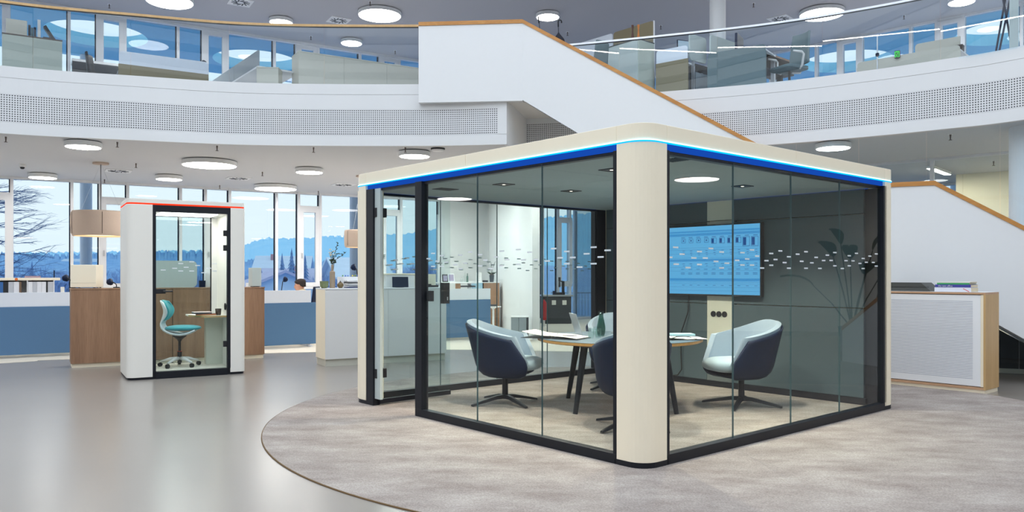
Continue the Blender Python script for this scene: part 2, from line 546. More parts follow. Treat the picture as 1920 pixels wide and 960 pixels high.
# ------------------------------------------------------------------ glazed facades
wn = [0]
def window_bay(o0, d, s, z0, z1, upper, wide=(1.05, 0.52, 0.52), name=None):
    "one facade bay: wide fixed pane, narrow fixed pane, opening casement"
    wn[0] += 1
    t = thing('window_%d' % wn[0], None, None, (o0.x + d.x * s, o0.y + d.y * s, 0), atan2(d.y, d.x), kind='structure')
    a, b_, c = wide
    x1, x2, x3 = a, a + b_, a + b_ + c
    D = 0.075
    m = 0.028
    fr = MB()
    for x in (0, x1, x2):
        fr.box(x - m, x + m, -D, D, z0, z1)
    fr.box(m, x3 - m, -0.05, 0.05, z1 - 0.05, z1)
    fr.box(m, x3 - m, -0.05, 0.05, z0, z0 + 0.06)
    fr.build('frame', 'frame_white', t)
    dk = MB()
    for x in (x1, x2, x3):
        dk.box(x - m - 0.022, x - m, 0.0, 0.05, z0 + .06, z1 - .05)
    dk.build('gasket', 'navy', t)
    MB().box(m, x1 - m, -0.008, 0.008, z0 + 0.06, z1 - 0.05).build('pane', 'window_glass', t)
    MB().box(x1 + m, x2 - m, -0.008, 0.008, z0 + 0.06, z1 - 0.05).build('pane', 'window_glass', t)
    # casement
    if upper:
        c0, c1 = z0 + 0.06, z1 - 0.06
    else:
        c0, c1 = 1.02, 2.86
        fr = MB(); fr.box(x2 + m, x3 - m, -0.05, 0.05, 2.86, 2.93); fr.box(x2 + m, x3 - m, -0.05, 0.05, 0.95, 1.02)
        fr.build('transom', 'frame_white', t)
        MB().box(x2 + m, x3 - m, -0.008, 0.008, 2.93, z1 - 0.05).build('pane', 'window_glass', t)
        MB().box(x2 + m, x3 - m, -0.008, 0.008, z0 + 0.06, 0.95).build('pane', 'window_glass', t)
    sa = MB()
    w = 0.085
    sa.box(x2 + m, x2 + m + w, -0.07, 0.04, c0, c1); sa.box(x3 - m - w, x3 - m, -0.07, 0.04, c0, c1)
    sa.box(x2 + m + w, x3 - m - w, -0.07, 0.04, c1 - w, c1); sa.box(x2 + m + w, x3 - m - w, -0.07, 0.04, c0, c0 + w)
    sf = sa.build('casement', 'frame_white', t)
    MB().box(x2 + m + w, x3 - m - w, -0.008, 0.008, c0 + w, c1 - w).build('casement_pane', 'window_glass', sf)
    MB().cbox((x2 + m + 0.04, -0.085, (c0 + c1) / 2 - .2), (0.025, 0.03, 0.12)).build('window_handle', 'steel', sf)
    return t
PER = 2.09
for k in range(-4, 5):
    if k < 4: window_bay(LF0, LFD, 0.15 + k * PER, 0.0, ZB, False)
    window_bay(LF0, LFD, 0.10 + k * PER, ZU, ZUC, True)
# facade remainder near the corner: solid wall piece, then the corridor window
s_w = 0.15 + 4 * PER
pa = LF0 + LFD * (s_w + 1.15); pb = LF0 + LFD * (s_w + 3.2)
window_bay(LF0, LFD, s_w, 0.0, ZB, False, (1.08, 0.03, 0.03))
wall(tuple(pa), tuple(pb), 0, ZB, 'wall_facade_piece', th=0.15)
for k in range(2):
    window_bay(LF0, LFD, s_w + 3.25 + k * PER * 0.95, 0.0, ZB, False)
for k in range(5, 7):
    window_bay(LF0, LFD, 0.10 + k * PER, ZU, ZUC, True)
rl0 = (Vector((7.03, 19.1)) - CORNER).dot(RFD)
for k in range(-3, 5):
    s0 = rl0 - 0.70 + k * PER
    window_bay(CORNER, RFD, s0, ZU, ZUC, True)
    window_bay(CORNER, RFD, s0, 0.0, ZB, False)
# blind soffit trim along the tops
struct(MB().ribbon([tuple(LEND - LFD * 0 - Vector((-LFD.y, LFD.x)) * .12), tuple(CORNER - Vector((-LFD.y, LFD.x)) * .12)], ZUC - 0.06, ZUC, 0.06).build('trim_1', 'frame_white'))

# ------------------------------------------------------------------ projecting wall between desks and corridor
wa, wb = Vector((0.40, 15.55)), Vector((-0.62, 21.15))
wdir = (wb - wa).normalized()
wnrm = Vector((wdir.y, -wdir.x))
struct(MB().prism([tuple(wa), tuple(wa + wnrm * 0.15), tuple(wb + wnrm * 0.15), tuple(wb)], 0, ZB).build('wall_projecting', 'white'))

# ------------------------------------------------------------------ right-hand inner partition and cream room
p0, p1 = Vector((4.6, 15.55)), Vector((10.2, 10.45))
pd = (p1 - p0).normalized()
pn = Vector((-pd.y, pd.x))
pr = thing('wall_room_partition', None, None, (p0.x, p0.y, 0), atan2(pd.y, pd.x), kind='structure')
Lp = (p1 - p0).length
b = MB(); b.box(0, Lp, -0.03, 0.03, 3.21, ZB)
for s in (0.0, 1.15, 2.3, 3.35, 4.5, 5.65, 6.8):
    b.box(s - 0.03, s + 0.03, -0.03, 0.03, 0, 3.21)
b.build('frame', 'frame_white', pr)
ss = (0.0, 1.15, 2.3, 3.35, 4.5, 5.65, 6.8)
for i in range(6):
    MB().box(ss[i] + .03, ss[i + 1] - .03, -0.006, 0.006, 0.02, 3.21).build('pane', 'rail_glass', pr)
cw = mat('cream_wall', (248, 238, 214), 0.7, var=0.01)
r0 = Vector((8.8, 15.4))
struct(MB().ribbon([tuple(r0), tuple(r0 + pd * 4.4)], 0, ZB, 0.12).build('wall_cream_room', cw))
struct(MB().ribbon([tuple(r0 + pn * -0.02), tuple(r0 + pn * 3.0)], 0, ZB, 0.12).build('wall_cream_room_side', cw))
# glass screens hung below the right-hand gallery
ga = [(x - 0.0, y + 0.10) for x, y in RIGHT_ARC]
gcut = [u for u in (1380, 1493, 1610, 1737, 1875, 1990, 2120)]
def path_at(path, u):
    for i in range(len(path) - 1):
        (x0, y0), (x1, y1) = path[i], path[i + 1]
        k = (u - 960) / FPX
        f0, f1 = x0 - k * y0, x1 - k * y1
        if f0 <= 0 < f1 and y0 > 0:
            w = f0 / (f0 - f1); return i, (x0 + (x1 - x0) * w, y0 + (y1 - y0) * w)
gs = thing('wall_glass_screen', None, None, kind='structure')
for u0, u1 in zip(gcut[:-1], gcut[1:]):
    i0, a = path_at(ga, u0 + 1); i1, c = path_at(ga, u1 - 1)
    MB().ribbon([a] + ga[i0 + 1:i1 + 1] + [c], 0.02, ZB - 0.02, 0.012).build('pane', 'rail_glass', gs)

# ------------------------------------------------------------------ columns
for name, x, y, r, z0, z1 in (('column_upper', 3.66, 14.05, 0.14, ZU, ZUC), ('column_right', 6.93, 10.45, 0.30, 0, ZB)):
    struct(MB().lathe([(r, z0), (r, z1)], (x, y, 0), 32).build(name, 'white', smooth=False))

# ------------------------------------------------------------------ stair
SD = Vector((0.917, -0.399)).normalized()
SN = Vector((-SD.y, SD.x))                 # away from the camera
S0 = Vector((0.158, 11.70))
SLOPE = 0.617
L1, L2 = 4.29, 5.40
L3 = L2 + 3.1
st = thing('staircase', 'white staircase with solid parapets and oak handrail descending behind the glass meeting pod', 'staircase', (S0.x, S0.y, 0), atan2(SD.y, SD.x))
ztop = lambda s: 5.02 - SLOPE * s if s < L1 else (5.02 - SLOPE * L1 if s < L2 else 5.02 - SLOPE * (L1 + s - L2))
prof = [(0, ztop(0)), (L1, ztop(L1)), (L2, ztop(L2)), (L3, ztop(L3)), (L3, 0.0), (L2 + (ztop(L2) - 1.26) / SLOPE, 0.0), (L2, ztop(L2) - 1.26), (L1, ztop(L1) - 1.24), (0, 3.88)]
def side(prof, y0, y1):
    n = len(prof)
    vs = [(x, y0, z) for x, z in prof] + [(x, y1, z) for x, z in prof]
    fs = [tuple(range(n)), tuple(range(2 * n - 1, n - 1, -1))] + [(i, (i + 1) % n, n + (i + 1) % n, n + i) for i in range(n)]
    return MB().add(vs, fs)
SWD = 1.35
side(prof, 0.0, 0.12).build('parapet', 'white', st)
prof_b = [(0.0, ztop(0)), (L1, ztop(L1)), (L2, ztop(L2)), (L3, ztop(L3)), (L3, 0.0), (L2 + (ztop(L2) - 1.26) / SLOPE, 0.0), (L2, ztop(L2) - 1.26), (L1, ztop(L1) - 1.24), (0.0, 3.88)]
side(prof_b, SWD, SWD + 0.12).build('parapet', 'white', st)
def cap(y0, y1, pts):
    rows = []
    for s, z in pts:
        rows.append([Vector((s, y0, z)), Vector((s, y1, z)), Vector((s, y1, z + 0.055)), Vector((s, y0, z + 0.055))])
    b = MB().grid(rows, closed=True)
    b.add([*rows[0]], [(0, 1, 2, 3)]); b.add([*rows[-1]], [(3, 2, 1, 0)])
    return b
hp = [(0, ztop(0)), (L1, ztop(L1)), (L2, ztop(L2)), (L3, ztop(L3))]
cap(-0.012, 0.132, hp).build('handrail', 'oak', st)
cap(SWD - 0.012, SWD + 0.132, hp).build('handrail', 'oak', st)
# steps and soffit between the parapets
def flight(s0, s1, z0, n):
    b = MB()
    for i in range(n):
        a = s0 + (s1 - s0) * i / n; c = s0 + (s1 - s0) * (i + 1) / n
        zt = z0 - (SLOPE * (s1 - s0)) * (i + 1) / n
        MB().box(a, c + 0.02, 0.12, SWD, zt - 0.04, zt).build('tread', 'offwhite', st)
flight(0, L1, 4.10, 15)
MB().box(L1, L2, 0.12, SWD, 1.18, 1.43).build('landing', 'offwhite', st)
flight(L2, L2 + 2.3, 1.43, 8)
sof = [(0, 3.865), (L1, ztop(L1) - 1.245), (L2, ztop(L2) - 1.245), (L2 + 1.83, ztop(L2 + 1.83) - 1.245)]
MB().grid([[Vector((s, 0.12, z)), Vector((s, SWD, z))] for s, z in sof]).build('soffit', 'white', st)
# top landing piece that follows the gallery
T0 = Vector((-1.40, 11.83))
td = (S0 - T0)
ang = atan2(td.y, td.x) - atan2(SD.y, SD.x)
mt = Matrix.Translation((0, 0, 0)) @ Matrix.Rotation(ang, 4, 'Z')
Lt = td.length
b = MB(); b.box(-Lt, 0.0, 0, 0.12, 3.87, 5.02, mt); b.build('landing_parapet', 'white', st)
b = MB(); b.box(-Lt, 0.0, -0.012, 0.132, 5.02, 5.075, mt); b.build('landing_handrail', 'oak', st)
b = MB(); b.box(-Lt, 0.6, 0.1, SWD, 3.87, 4.1, mt); b.build('top_landing', 'offwhite', st)
# grab rail on the inner face of the far parapet, seen under the stair
b = MB(); b.tube([(0.15, SWD - .08, 4.72), (0.6, SWD - .08, 4.70), (1.6, SWD - .08, 4.08), (L1, SWD - .08, 2.42)], 0.02, 8); b.build('grab_rail', 'oak', st)
# dark panelling under the lower flight
dw = thing('wall_under_stair', None, None, (S0.x, S0.y, 0), atan2(SD.y, SD.x), kind='structure')
for k in range(7):
    x_ = L1 - 0.9 + k * 0.62
    za, zb = (max(.12, min(1.15, ztop(q_) - 1.275)) for q_ in (x_, x_ + .612))
    side([(x_, .06), (x_ + .612, .06), (x_ + .612, zb), (x_, za)], SWD - 0.045, SWD - 0.008).build('panel', 'dark_grey', dw)
MB().box(L1 - 1, L2 + 3.4, SWD - 0.055, SWD - 0.008, 0, 0.06).build('plinth', 'beige_lam', dw)

# ------------------------------------------------------------------ glass balustrades of the gallery
def balustrade(path, joints, label, railm, rail_h=0.035, z1=5.04):
    t = thing('glass_balustrade', label, 'balustrade')
    cuts = []
    for u in joints:
        r = path_at(path, u)
        if r: cuts.append(r)
    segs = []
    ids = [(0, path[0])] + cuts + [(len(path) - 2, path[-1])]
    for (i0, a), (i1, c) in zip(ids[:-1], ids[1:]):
        mid = path[i0 + 1:i1 + 1]
        pts = [a] + [p for p in mid if (Vector(p) - Vector(a)).length > 0.02 and (Vector(p) - Vector(c)).length > 0.02] + [c]
        if (Vector(c) - Vector(a)).length < 0.05: continue
        if (Vector(c) - Vector(a)).length < 3.4: pts = [a, c]        # each sheet is flat
        # small open joint
        A, B = Vector(pts[0]), Vector(pts[1]); pts[0] = tuple(A + (B - A).normalized() * 0.006)
        A, B = Vector(pts[-1]), Vector(pts[-2]); pts[-1] = tuple(A + (B - A).normalized() * 0.006)
        MB().ribbon(pts, ZT - 0.02, z1, 0.016).build('pane', 'rail_glass', t)
    for q0_, q1_ in ((0, len(path)),):
        MB().ribbon(grow(path, -0.02), z1, z1 + rail_h, 0.055).build('handrail', railm, t)
        MB().ribbon(grow(path, -0.012), z1 - 0.009, z1, 0.03).build('rail_channel', 'dark_grey', t)
    return t
lb = grow([p for p in LEFT_ARC if p[1] > 5 and p[0] < -1.42], 0.03)
lb.append((-1.42, lb[-1][1]))
balustrade(lb, (-90, 62, 245, 430, 608), 'frameless glass balustrade with thin wooden rail on the gallery above the desks', 'oak_light')
rb = grow([p for p in RIGHT_ARC if p[1] > 2 and p[0] > 0.15], 0.03)
balustrade(rb, (1161, 1345, 1542, 1763, 1990), 'frameless glass balustrade with slim metal rail on the gallery beyond the stair', 'steel', 0.03)
# ================================================================== ROUND CARPET AND MEETING POD
CC, CR = (1.562, 7.373), 3.717
cp = MB().lathe([(CR, 0.0), (CR, 0.008)], (0, 0, 0), 160).build('round_carpet', 'carpet')
cp.location = (CC[0], CC[1], 0.0)
tag(cp, 'large round mottled grey-beige carpet lying under the glass meeting pod', 'carpet')
edge_m = mat('carpet_edge', (104, 80, 50), 0.9)
rows = [[Vector((r_ * cos(2 * pi * k / 160), r_ * sin(2 * pi * k / 160), z_)) for k in range(160)] for r_, z_ in ((CR + 0.006, 0.0), (CR + 0.006, 0.006), (CR - 0.002, 0.0085))]
er = MB().grid(rows, closed=True).build('edge_binding', edge_m, cp)

A_POD = radians(40.95)
POD = thing('meeting_pod', 'large square glass meeting pod with cream corner columns and blue light strip', 'meeting pod', (0.866, 5.171, 0.008), A_POD)
HP, ZL, SZ = 2.294, 2.172, 3.78
def along(face, a, c, off):
    "box footprint on a pod face: face 'l' left x=0, 'r' right y=0, 'bl' back-left y=SZ, 'br' back-right x=SZ; off = (outer, inner) depth"
    o, i = off
    return {'l': (o, i, a, c), 'r': (a, c, o, i), 'bl': (a, c, SZ - i, SZ - o), 'br': (SZ - i, SZ - o, a, c)}[face]
def fbox(face, a, c, off, z0, z1, b=None):
    x0, x1, y0, y1 = along(face, a, c, off)
    return (b or MB()).box(x0, x1, y0, y1, z0, z1)
W = 0.24
R_ = 0.14
# corner columns: rounded outside corner, quarter shell
def corner_poly(cx, cy, sx, sy, w, t, r):
    "L shaped plan with a rounded outer corner at (cx, cy), growing to +sx, +sy"
    out = []
    n = 8
    outer = [(w, 0)] + [(r - r * sin(pi / 2 * k / n), r - r * cos(pi / 2 * k / n)) for k in range(n + 1)] + [(0, w)]
    ri = max(r - t, 0.01)
    inner = [(t, w)] + [(r - ri * cos(pi / 2 * k / n), r - ri * sin(pi / 2 * k / n)) for k in range(n + 1)] + [(w, t)]
    return [(cx + sx * x, cy + sy * y) for x, y in outer + inner]
corners = ((0, 0, 1, 1), (SZ, 0, -1, 1), (SZ, SZ, -1, -1), (0, SZ, 1, -1))
for cx, cy, sx, sy in corners:
    MB().prism(corner_poly(cx, cy, sx, sy, W, 0.07, R_), 0.036, ZL - 0.002).build('corner_column', 'cream', POD, bevel=0.002)
    MB().prism(corner_poly(cx, cy, sx, sy, W + 0.02, 0.06, R_ - 0.0), 0.0, 0.036).build('corner_foot', 'black', POD)
    MB().prism(corner_poly(cx, cy, sx, sy, W, 0.30, R_), ZL + 0.012, HP).build('cornice_corner', 'cream', POD, bevel=0.003)
# cornice panels with joints
def cornice(face, cuts):
    for a, c in zip(cuts[:-1], cuts[1:]):
        fbox(face, a + 0.002, c - 0.002, (0.0, 0.30), ZL + 0.012, HP).build('cornice_panel', 'cream', POD, bevel=0.003)
for f in ('l', 'r', 'bl', 'br'):
    cornice(f, (W, 1.92, SZ - W))
MB().box(0.29, SZ - 0.29, 0.29, SZ - 0.29, HP - 0.1, HP - 0.03).build('roof_deck', 'dark_grey', POD)
# LED line running all round below the cornice
led = glow('led_blue', (150, 222, 255), 3.2)
band = glow('header_blue_glow', (22, 74, 176), 0.5)  # blue LED wash on the black header, painted as its own glow
n = 10
pl = rrect(-0.005, SZ + 0.005, -0.005, SZ + 0.005, R_, n)
pl2 = rrect(0.05, SZ - 0.05, 0.05, SZ - 0.05, R_ - .03, n)
m_ = len(pl)
led_low = glow('led_blue_low', (8, 150, 232), 1.1)
for za, zb, lm, nm in ((ZL + 0.0065, ZL + 0.012, led, 'led_strip'), (ZL + 0.001, ZL + 0.0065, led_low, 'led_strip')):
    b = MB()
    vs = [(x, y, z) for z in (za, zb) for x, y in pl] + [(x, y, z) for z in (za, zb) for x, y in pl2]
    fs = []
    for i in range(m_):
        j = (i + 1) % m_
        fs += [(i, j, m_ + j, m_ + i), (2 * m_ + j, 2 * m_ + i, 3 * m_ + i, 3 * m_ + j), (i, 2 * m_ + i, 2 * m_ + j, j), (m_ + i, m_ + j, 3 * m_ + j, 3 * m_ + i)]
    b.add(vs, fs); b.build(nm, lm, POD)
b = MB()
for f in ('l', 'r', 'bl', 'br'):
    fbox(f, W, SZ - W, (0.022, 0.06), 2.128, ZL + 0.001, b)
b.build('header_glow', band, POD)  # glowing header strip, stands in for blue light falling on black metal
# black frames
for f, a, c in (('l', W, 2.67), ('r', W, SZ - 0.2), ('bl', W, SZ - 0.2), ('br', W, SZ - 0.2)):
    fbox(f, a, c, (0.0, 0.07), 0.0, 0.068).build('base_rail', 'black', POD, bevel=0.003)
    fbox(f, a, SZ - 0.2, (0.03, 0.085), 2.105, 2.128).build('head_rail', 'black', POD)
for f, a, c in (('l', W, W + .032), ('r', W, W + .028), ('r', SZ - 0.266, SZ - 0.2), ('bl', W, W + .03), ('bl', SZ - 0.28, SZ - 0.2), ('l', 2.565, 2.67), ('l', 3.40, 3.53)):
    fbox(f, a, c, (0.0, 0.075), 0.068 if not (f == 'l' and a > 3) else 0.0, 2.128).build('frame_post', 'black', POD, bevel=0.002)
fbox('l', SZ - .25, SZ - .05, (0.02, 0.2), 0.04, 2.13).build('column_return', 'cream', POD)
# glass panes with printed dash pattern
random.seed(7)
PANES = {'r': (0.268, 1.07, 1.894, 2.715, 3.514), 'l': (0.272, 1.015, 1.80, 2.565), 'bl': (0.27, 1.06, 1.87, 2.68, 3.50)}
dash_rows = [1.42, 1.453, 1.395, 1.36, 1.407, 1.438, 1.375]
DASH = [(0.304,1.405),(0.369,1.474),(0.375,1.358),(0.441,1.428),(0.508,1.335),(0.576,1.404),(0.642,1.358),(0.642,1.45),(0.712,1.405),(0.78,1.475),(0.843,1.382),(0.913,1.335),(0.913,1.452),(0.981,1.37),(1.113,1.393),(1.184,1.359),(1.184,1.452),(1.248,1.405),(1.314,1.359),(1.314,1.475),(1.385,1.429),(1.456,1.337),(1.518,1.395),(1.587,1.36),(1.587,1.453),(1.65,1.406),(1.722,1.476),(1.787,1.383),(1.852,1.338),(1.852,1.431),(1.919,1.396),(1.99,1.454),(2.054,1.396),(2.124,1.339),(2.124,1.477),(2.22,1.385),(2.292,1.432),(2.356,1.339),(2.42,1.407),(2.485,1.454),(2.551,1.409),(2.618,1.363),(2.618,1.479),(2.685,1.434),(2.754,1.34),(2.823,1.41),(2.883,1.365),(2.883,1.455),(2.954,1.41),(3.021,1.479),(3.089,1.388),(3.152,1.342),(3.152,1.434),(3.216,1.4),(3.286,1.458),(3.357,1.4),(3.418,1.366),(3.418,1.481)]
def dashes(a, c, seed):
    "frosted dashes of the printed band that fall on the stretch a..c of a pod face"
    off = (seed * 0.37) % 3.2 if seed else 0.0
    out = []
    for x, z in DASH:
        x2 = x if not seed else 0.27 + (x - 0.27 + off) % 3.25
        if a + 0.004 < x2 - 0.029 and x2 + 0.029 < c - 0.004: out.append((x2 - 0.029, z - 0.006))
    return out
for f, cuts in PANES.items():
    for i, (a, c) in enumerate(zip(cuts[:-1], cuts[1:])):
        gp = fbox(f, a + 0.0025, c - 0.0025, (0.030, 0.042), 0.06, 2.118).build('glass_pane', 'glass', POD)
        b = MB()
        for x, z in dashes(a, c, {'r': 0, 'l': 3, 'bl': 5}[f]):
            fbox(f, x, x + 0.058, (0.0265, 0.0285), z, z + 0.0115, b)
        tag(b.build('dash_print', 'decal', gp), kind='stuff')
        fbox(f, c - 0.0022, c + 0.0006, (0.029, 0.043), 0.06, 2.118).build('glass_edge', 'edge', POD) if i < len(cuts) - 2 else None
# door: hinged at the far jamb, standing open into the pod
hinge = Vector((0.06, 3.385))
free = Vector((0.955, 3.43))
dv = (free - hinge)
da = atan2(dv.y, dv.x)
DL = dv.length
dm = Matrix.Translation((hinge.x, hinge.y, 0)) @ Matrix.Rotation(da, 4, 'Z')
door = MB().box(0.03, DL, -0.006, 0.006, 0.06, 2.085, dm).build('door', 'glass', POD)
tag(door, 'frameless glass door standing open')
MB().box(0.0, DL, -0.016, 0.016, 0.015, 0.06, dm).build('bottom_rail', 'black', door)
b = MB()
for x, z in [(x - 1.0, z) for x, z in dashes(1.03, DL + .97, 7)]:
    b.box(x, x + 0.058, -0.0085, -0.0075, z, z + 0.0115, dm)
tag(b.build('dash_print', 'decal', door), kind='stuff')
MB().box(DL - 0.105, DL - 0.025, -0.028, 0.028, 0.98, 1.20, dm).build('lock_plate', 'black_plastic', door, bevel=0.003)
b = MB(); b.tube([dm @ Vector((DL - 0.065, -0.03, 1.115)), dm @ Vector((DL - 0.065, -0.065, 1.115)), dm @ Vector((DL - 0.175, -0.065, 1.115))], 0.010, 8)
b.build('door_handle', 'black_plastic', door)
b = MB(); b.box(DL - 0.062, DL - 0.048, -0.031, -0.028, 1.015, 1.05, dm); b.build('keyhole', 'steel', door)
for z0 in (0.27, 1.85):
    b = MB(); b.box(-0.05, 0.075, -0.024, 0.024, z0, z0 + 0.09, dm); b.build('hinge', 'black_plastic', door, bevel=0.003)
fbox('l', 2.49, 2.565, (0.05, 0.085), 1.045, 1.14).build('strike_box', 'black_plastic', POD, bevel=0.003)
fbox('l', 3.30, 3.40, (0.02, 0.05), 0.068, 2.128).build('glazing_strip', 'pale_screen', POD)
for cx, cy, sx, sy in corners[1:3]:
    MB().prism([(cx + sx * .072, cy + sy * .072), (cx + sx * (W + .02), cy + sy * .072), (cx + sx * (W + .02), cy + sy * .088), (cx + sx * .088, cy + sy * .088), (cx + sx * .088, cy + sy * (W + .03)), (cx + sx * .072, cy + sy * (W + .03))], 0.0, 2.128).build('inner_liner', 'black', POD)
# back-right wall: felt panels, cream service pillar
XB = 3.66
PY0, PY1 = 1.751, 2.087
for y0, y1 in ((0.26, PY0 - 0.012), (PY1 + 0.006, 3.655)):
    for z0, z1 in ((0.068, 0.948), (0.956, 1.882), (1.890, 2.128)):
        MB().box(XB, XB + 0.06, y0, y1, z0, z1).build('wall_panel', 'pod_felt', POD, bevel=0.003)
MB().box(XB + 0.02, XB + 0.06, PY0 - .02, PY0 - .006, 0.068, 2.128).build('cable_channel', 'black', POD)
MB().box(XB - 0.004, XB + 0.06, PY0, PY1, 1.905, 2.128).build('pillar_panel', 'pod_cream', POD, bevel=0.002)
pp = MB().box(XB - 0.004, XB + 0.06, PY0, PY1, 0.42, 1.895).build('pillar_panel', 'pod_cream', POD, bevel=0.002)
rotm = Matrix.Rotation(-pi / 2, 4, 'Y')
for y in (1.999, 1.924, 1.849):
    b = MB(); b.lathe([(0.034, 0), (0.034, 0.008), (0.026, 0.010), (0.024, 0.004), (0.0, 0.004)], n=20, mtx=Matrix.Translation((XB - 0.004, y, 0.834)) @ rotm)
    b.build('power_socket', 'black_plastic', pp)
vent_m = perforated('vent_grille_perf', (112, 122, 124), (60, 66, 70), 0.018, 0.3)
b = MB(); b.add([(XB - 0.004, PY0, 0.068), (XB - 0.004, PY1, 0.068), (XB - 0.004, PY1, 0.415), (XB - 0.004, PY0, 0.415), (XB + .05, PY0, 0.068), (XB + .05, PY1, 0.068), (XB + .05, PY1, 0.415), (XB + .05, PY0, 0.415)],
               [(0, 3, 2, 1), (4, 5, 6, 7), (0, 1, 5, 4), (3, 7, 6, 2), (0, 4, 7, 3), (1, 2, 6, 5)],
               [[(0, 0), (0, .35), (.33, .35), (.33, 0)]] + [[(0, 0)] * 4] * 5)
b.build('vent_panel', vent_m, POD)
MB().box(XB - 0.004, XB + 0.10, 0.24, 3.64, 0.0, 0.066).build('inner_base_rail', 'black', POD)
MB().box(SZ - 0.02, SZ, 0.24, 3.54, 0.07, 2.128).build('outer_cladding', 'cream', POD)
# acoustic ceiling with square downlights and slot grilles
cz = 2.13
cuts = (0.075, 1.25, 2.46, 3.66)
for x0, x1 in zip(cuts[:-1], cuts[1:]):
    for y0, y1 in zip((0.075, 1.25, 2.46), (1.25, 2.46, 3.70)):
        MB().box(x0 + .002, x1 - .002, y0 + .002, y1 - .002, cz, cz + 0.03).build('ceiling_panel', 'pod_ceiling', POD)
spot_em = glow('downlight_lens', (255, 240, 214), 2.0)
DOWN = [(0.72, 0.93), (1.66, 0.88), (2.54, 0.9), (0.73, 2.28), (1.62, 2.28), (2.54, 2.28)]
for x, y in DOWN:
    dl = MB(); h = 0.075
    for a0, a1, b0, b1 in ((-h, h, -h, -h + .012), (-h, h, h - .012, h), (-h, -h + .012, -h + .012, h - .012), (h - .012, h, -h + .012, h - .012)):
        dl.box(x + a0, x + a1, y + b0, y + b1, cz - 0.007, cz)
    dl.box(x - h + .012, x + h - .012, y - h + .012, y + h - .012, cz - 0.004, cz)
    d = dl.build('downlight', 'black_plastic', POD)
    MB().lathe([(0.014, cz - 0.006), (0.014, cz - 0.0035)], (x, y, 0), 12).build('lens', spot_em, d)
    ld = bpy.data.lights.new('downlight_lamp', 'SPOT')
    ld.energy = SPOT_W; ld.spot_size = radians(120); ld.spot_blend = 0.5; ld.shadow_soft_size = 0.03; ld.color = (1.0, 0.90, 0.72)
    lo = bpy.data.objects.new('downlight_lamp', ld); C.objects.link(lo); lo.parent = d; lo.location = (x, y, cz - 0.03)
for x, y, rz in ((0.567, 2.978, 0), (0.657, 0.23, pi / 2)):
    b = MB()
    for k in range(10):
        b.cbox((x + (k - 4.5) * 0.022 * cos(rz), y + (k - 4.5) * 0.022 * sin(rz), cz - 0.002), (0.010, 0.16, 0.006), rz)
    g = b.build('slot_grille', 'black_plastic', POD)

# ------------------------------------------------------------------ wall screen inside the pod
TV = thing('wall_screen', 'large flat screen with a blue table of figures on the dark pod wall', 'screen', POD.location, A_POD)
TY0, TY1, TZ0, TZ1 = 1.349, 2.735, 1.042, 1.857
MB().box(XB - 0.062, XB - 0.008, TY0, TY1, TZ0, TZ1).build('housing', 'black_plastic', TV, bevel=0.004)
scr = glow('screen_blue', (96, 176, 226), 0.50)
scr2 = glow('screen_blue_dark', (66, 150, 212), 0.48)
scr_ink = glow('screen_ink', (24, 74, 140), 0.5)
XS = XB - 0.0635
disp = MB().box(XS, XS + 0.004, TY0 + 0.016, TY1 - 0.016, TZ0 + 0.018, TZ1 - 0.014).build('display', scr, TV)
def sq(b, y0, y1, z0, z1, d=0.0008):
    b.box(XS - d, XS, y0, y1, z0, z1)
b = MB()
yl, yr = TY0 + 0.016, TY1 - 0.016
for z, h in ((1.775, 0.018), (1.735, 0.03), (1.437, 0.028), (1.212, 0.03)):
    sq(b, yl, yr, z, z + h, 0.0004)
b.build('table_band', scr2, disp)
b = MB()
ncol = 10
colw = 0.107
for k in range(ncol):
    y0 = yl + 0.018 + k * colw
    sq(b, y0 + 0.008, y0 + 0.062, 1.716, 1.722)
    s_ = 0.088 if k < 2 else (0.07 if k < 6 else 0.058)
    hgt = 0.105 if k < 2 else (0.066 if k < 6 else 0.05)
    z1 = 1.705
    for (a, c, d, e) in ((0, s_, z1 - .004, z1), (0, s_, z1 - hgt, z1 - hgt + .004), (0, .004, z1 - hgt, z1), (s_ - .004, s_, z1 - hgt, z1)):
        sq(b, y0 + a, y0 + c, d, e)
    if k < 6: sq(b, y0 + s_ * .5, y0 + s_ * .92, z1 - hgt * .9, z1 - .008)
    else: sq(b, y0 + s_ * .35, y0 + s_ * .65, z1 - hgt * .65, z1 - hgt * .3)
    for z, wd in ((1.560, .03), (1.535, .028), (1.512, .02), (1.408, .036), (1.385, .022), (1.345, .05), (1.302, .055), (1.288, .055), (1.160, .036)):
        sq(b, y0 + 0.012, y0 + 0.012 + wd, z, z + 0.005)
for z in (1.745, 1.72, 1.705, 1.55, 1.49, 1.445, 1.405, 1.38, 1.345, 1.255, 1.23, 1.16, 1.12):
    sq(b, yr - 0.085, yr - 0.01, z, z + 0.006)
for z in (1.595, 1.572, 1.526, 1.478, 1.37, 1.327, 1.2, 1.18, 1.14, 1.10):
    sq(b, yl, yr, z, z + 0.0016)
b.build('table_text', scr_ink, disp)
cb = MB(); cb.tube([(XB - 0.02, 2.33, 1.05), (XB - 0.03, 2.335, 0.85), (XB - 0.05, 2.42, 0.6), (XB - 0.04, 2.43, 0.35), (XB - 0.04, 2.42, 0.16), (XB - 0.05, 2.47, 0.09), (XB - 0.05, 2.56, 0.075)], 0.007, 8)
cbo = cb.build('power_cable', 'black_plastic'); cbo.location = POD.location; cbo.rotation_euler = (0, 0, A_POD)
tag(cbo, 'thin black cable hanging from the screen down the dark pod wall', 'cable')

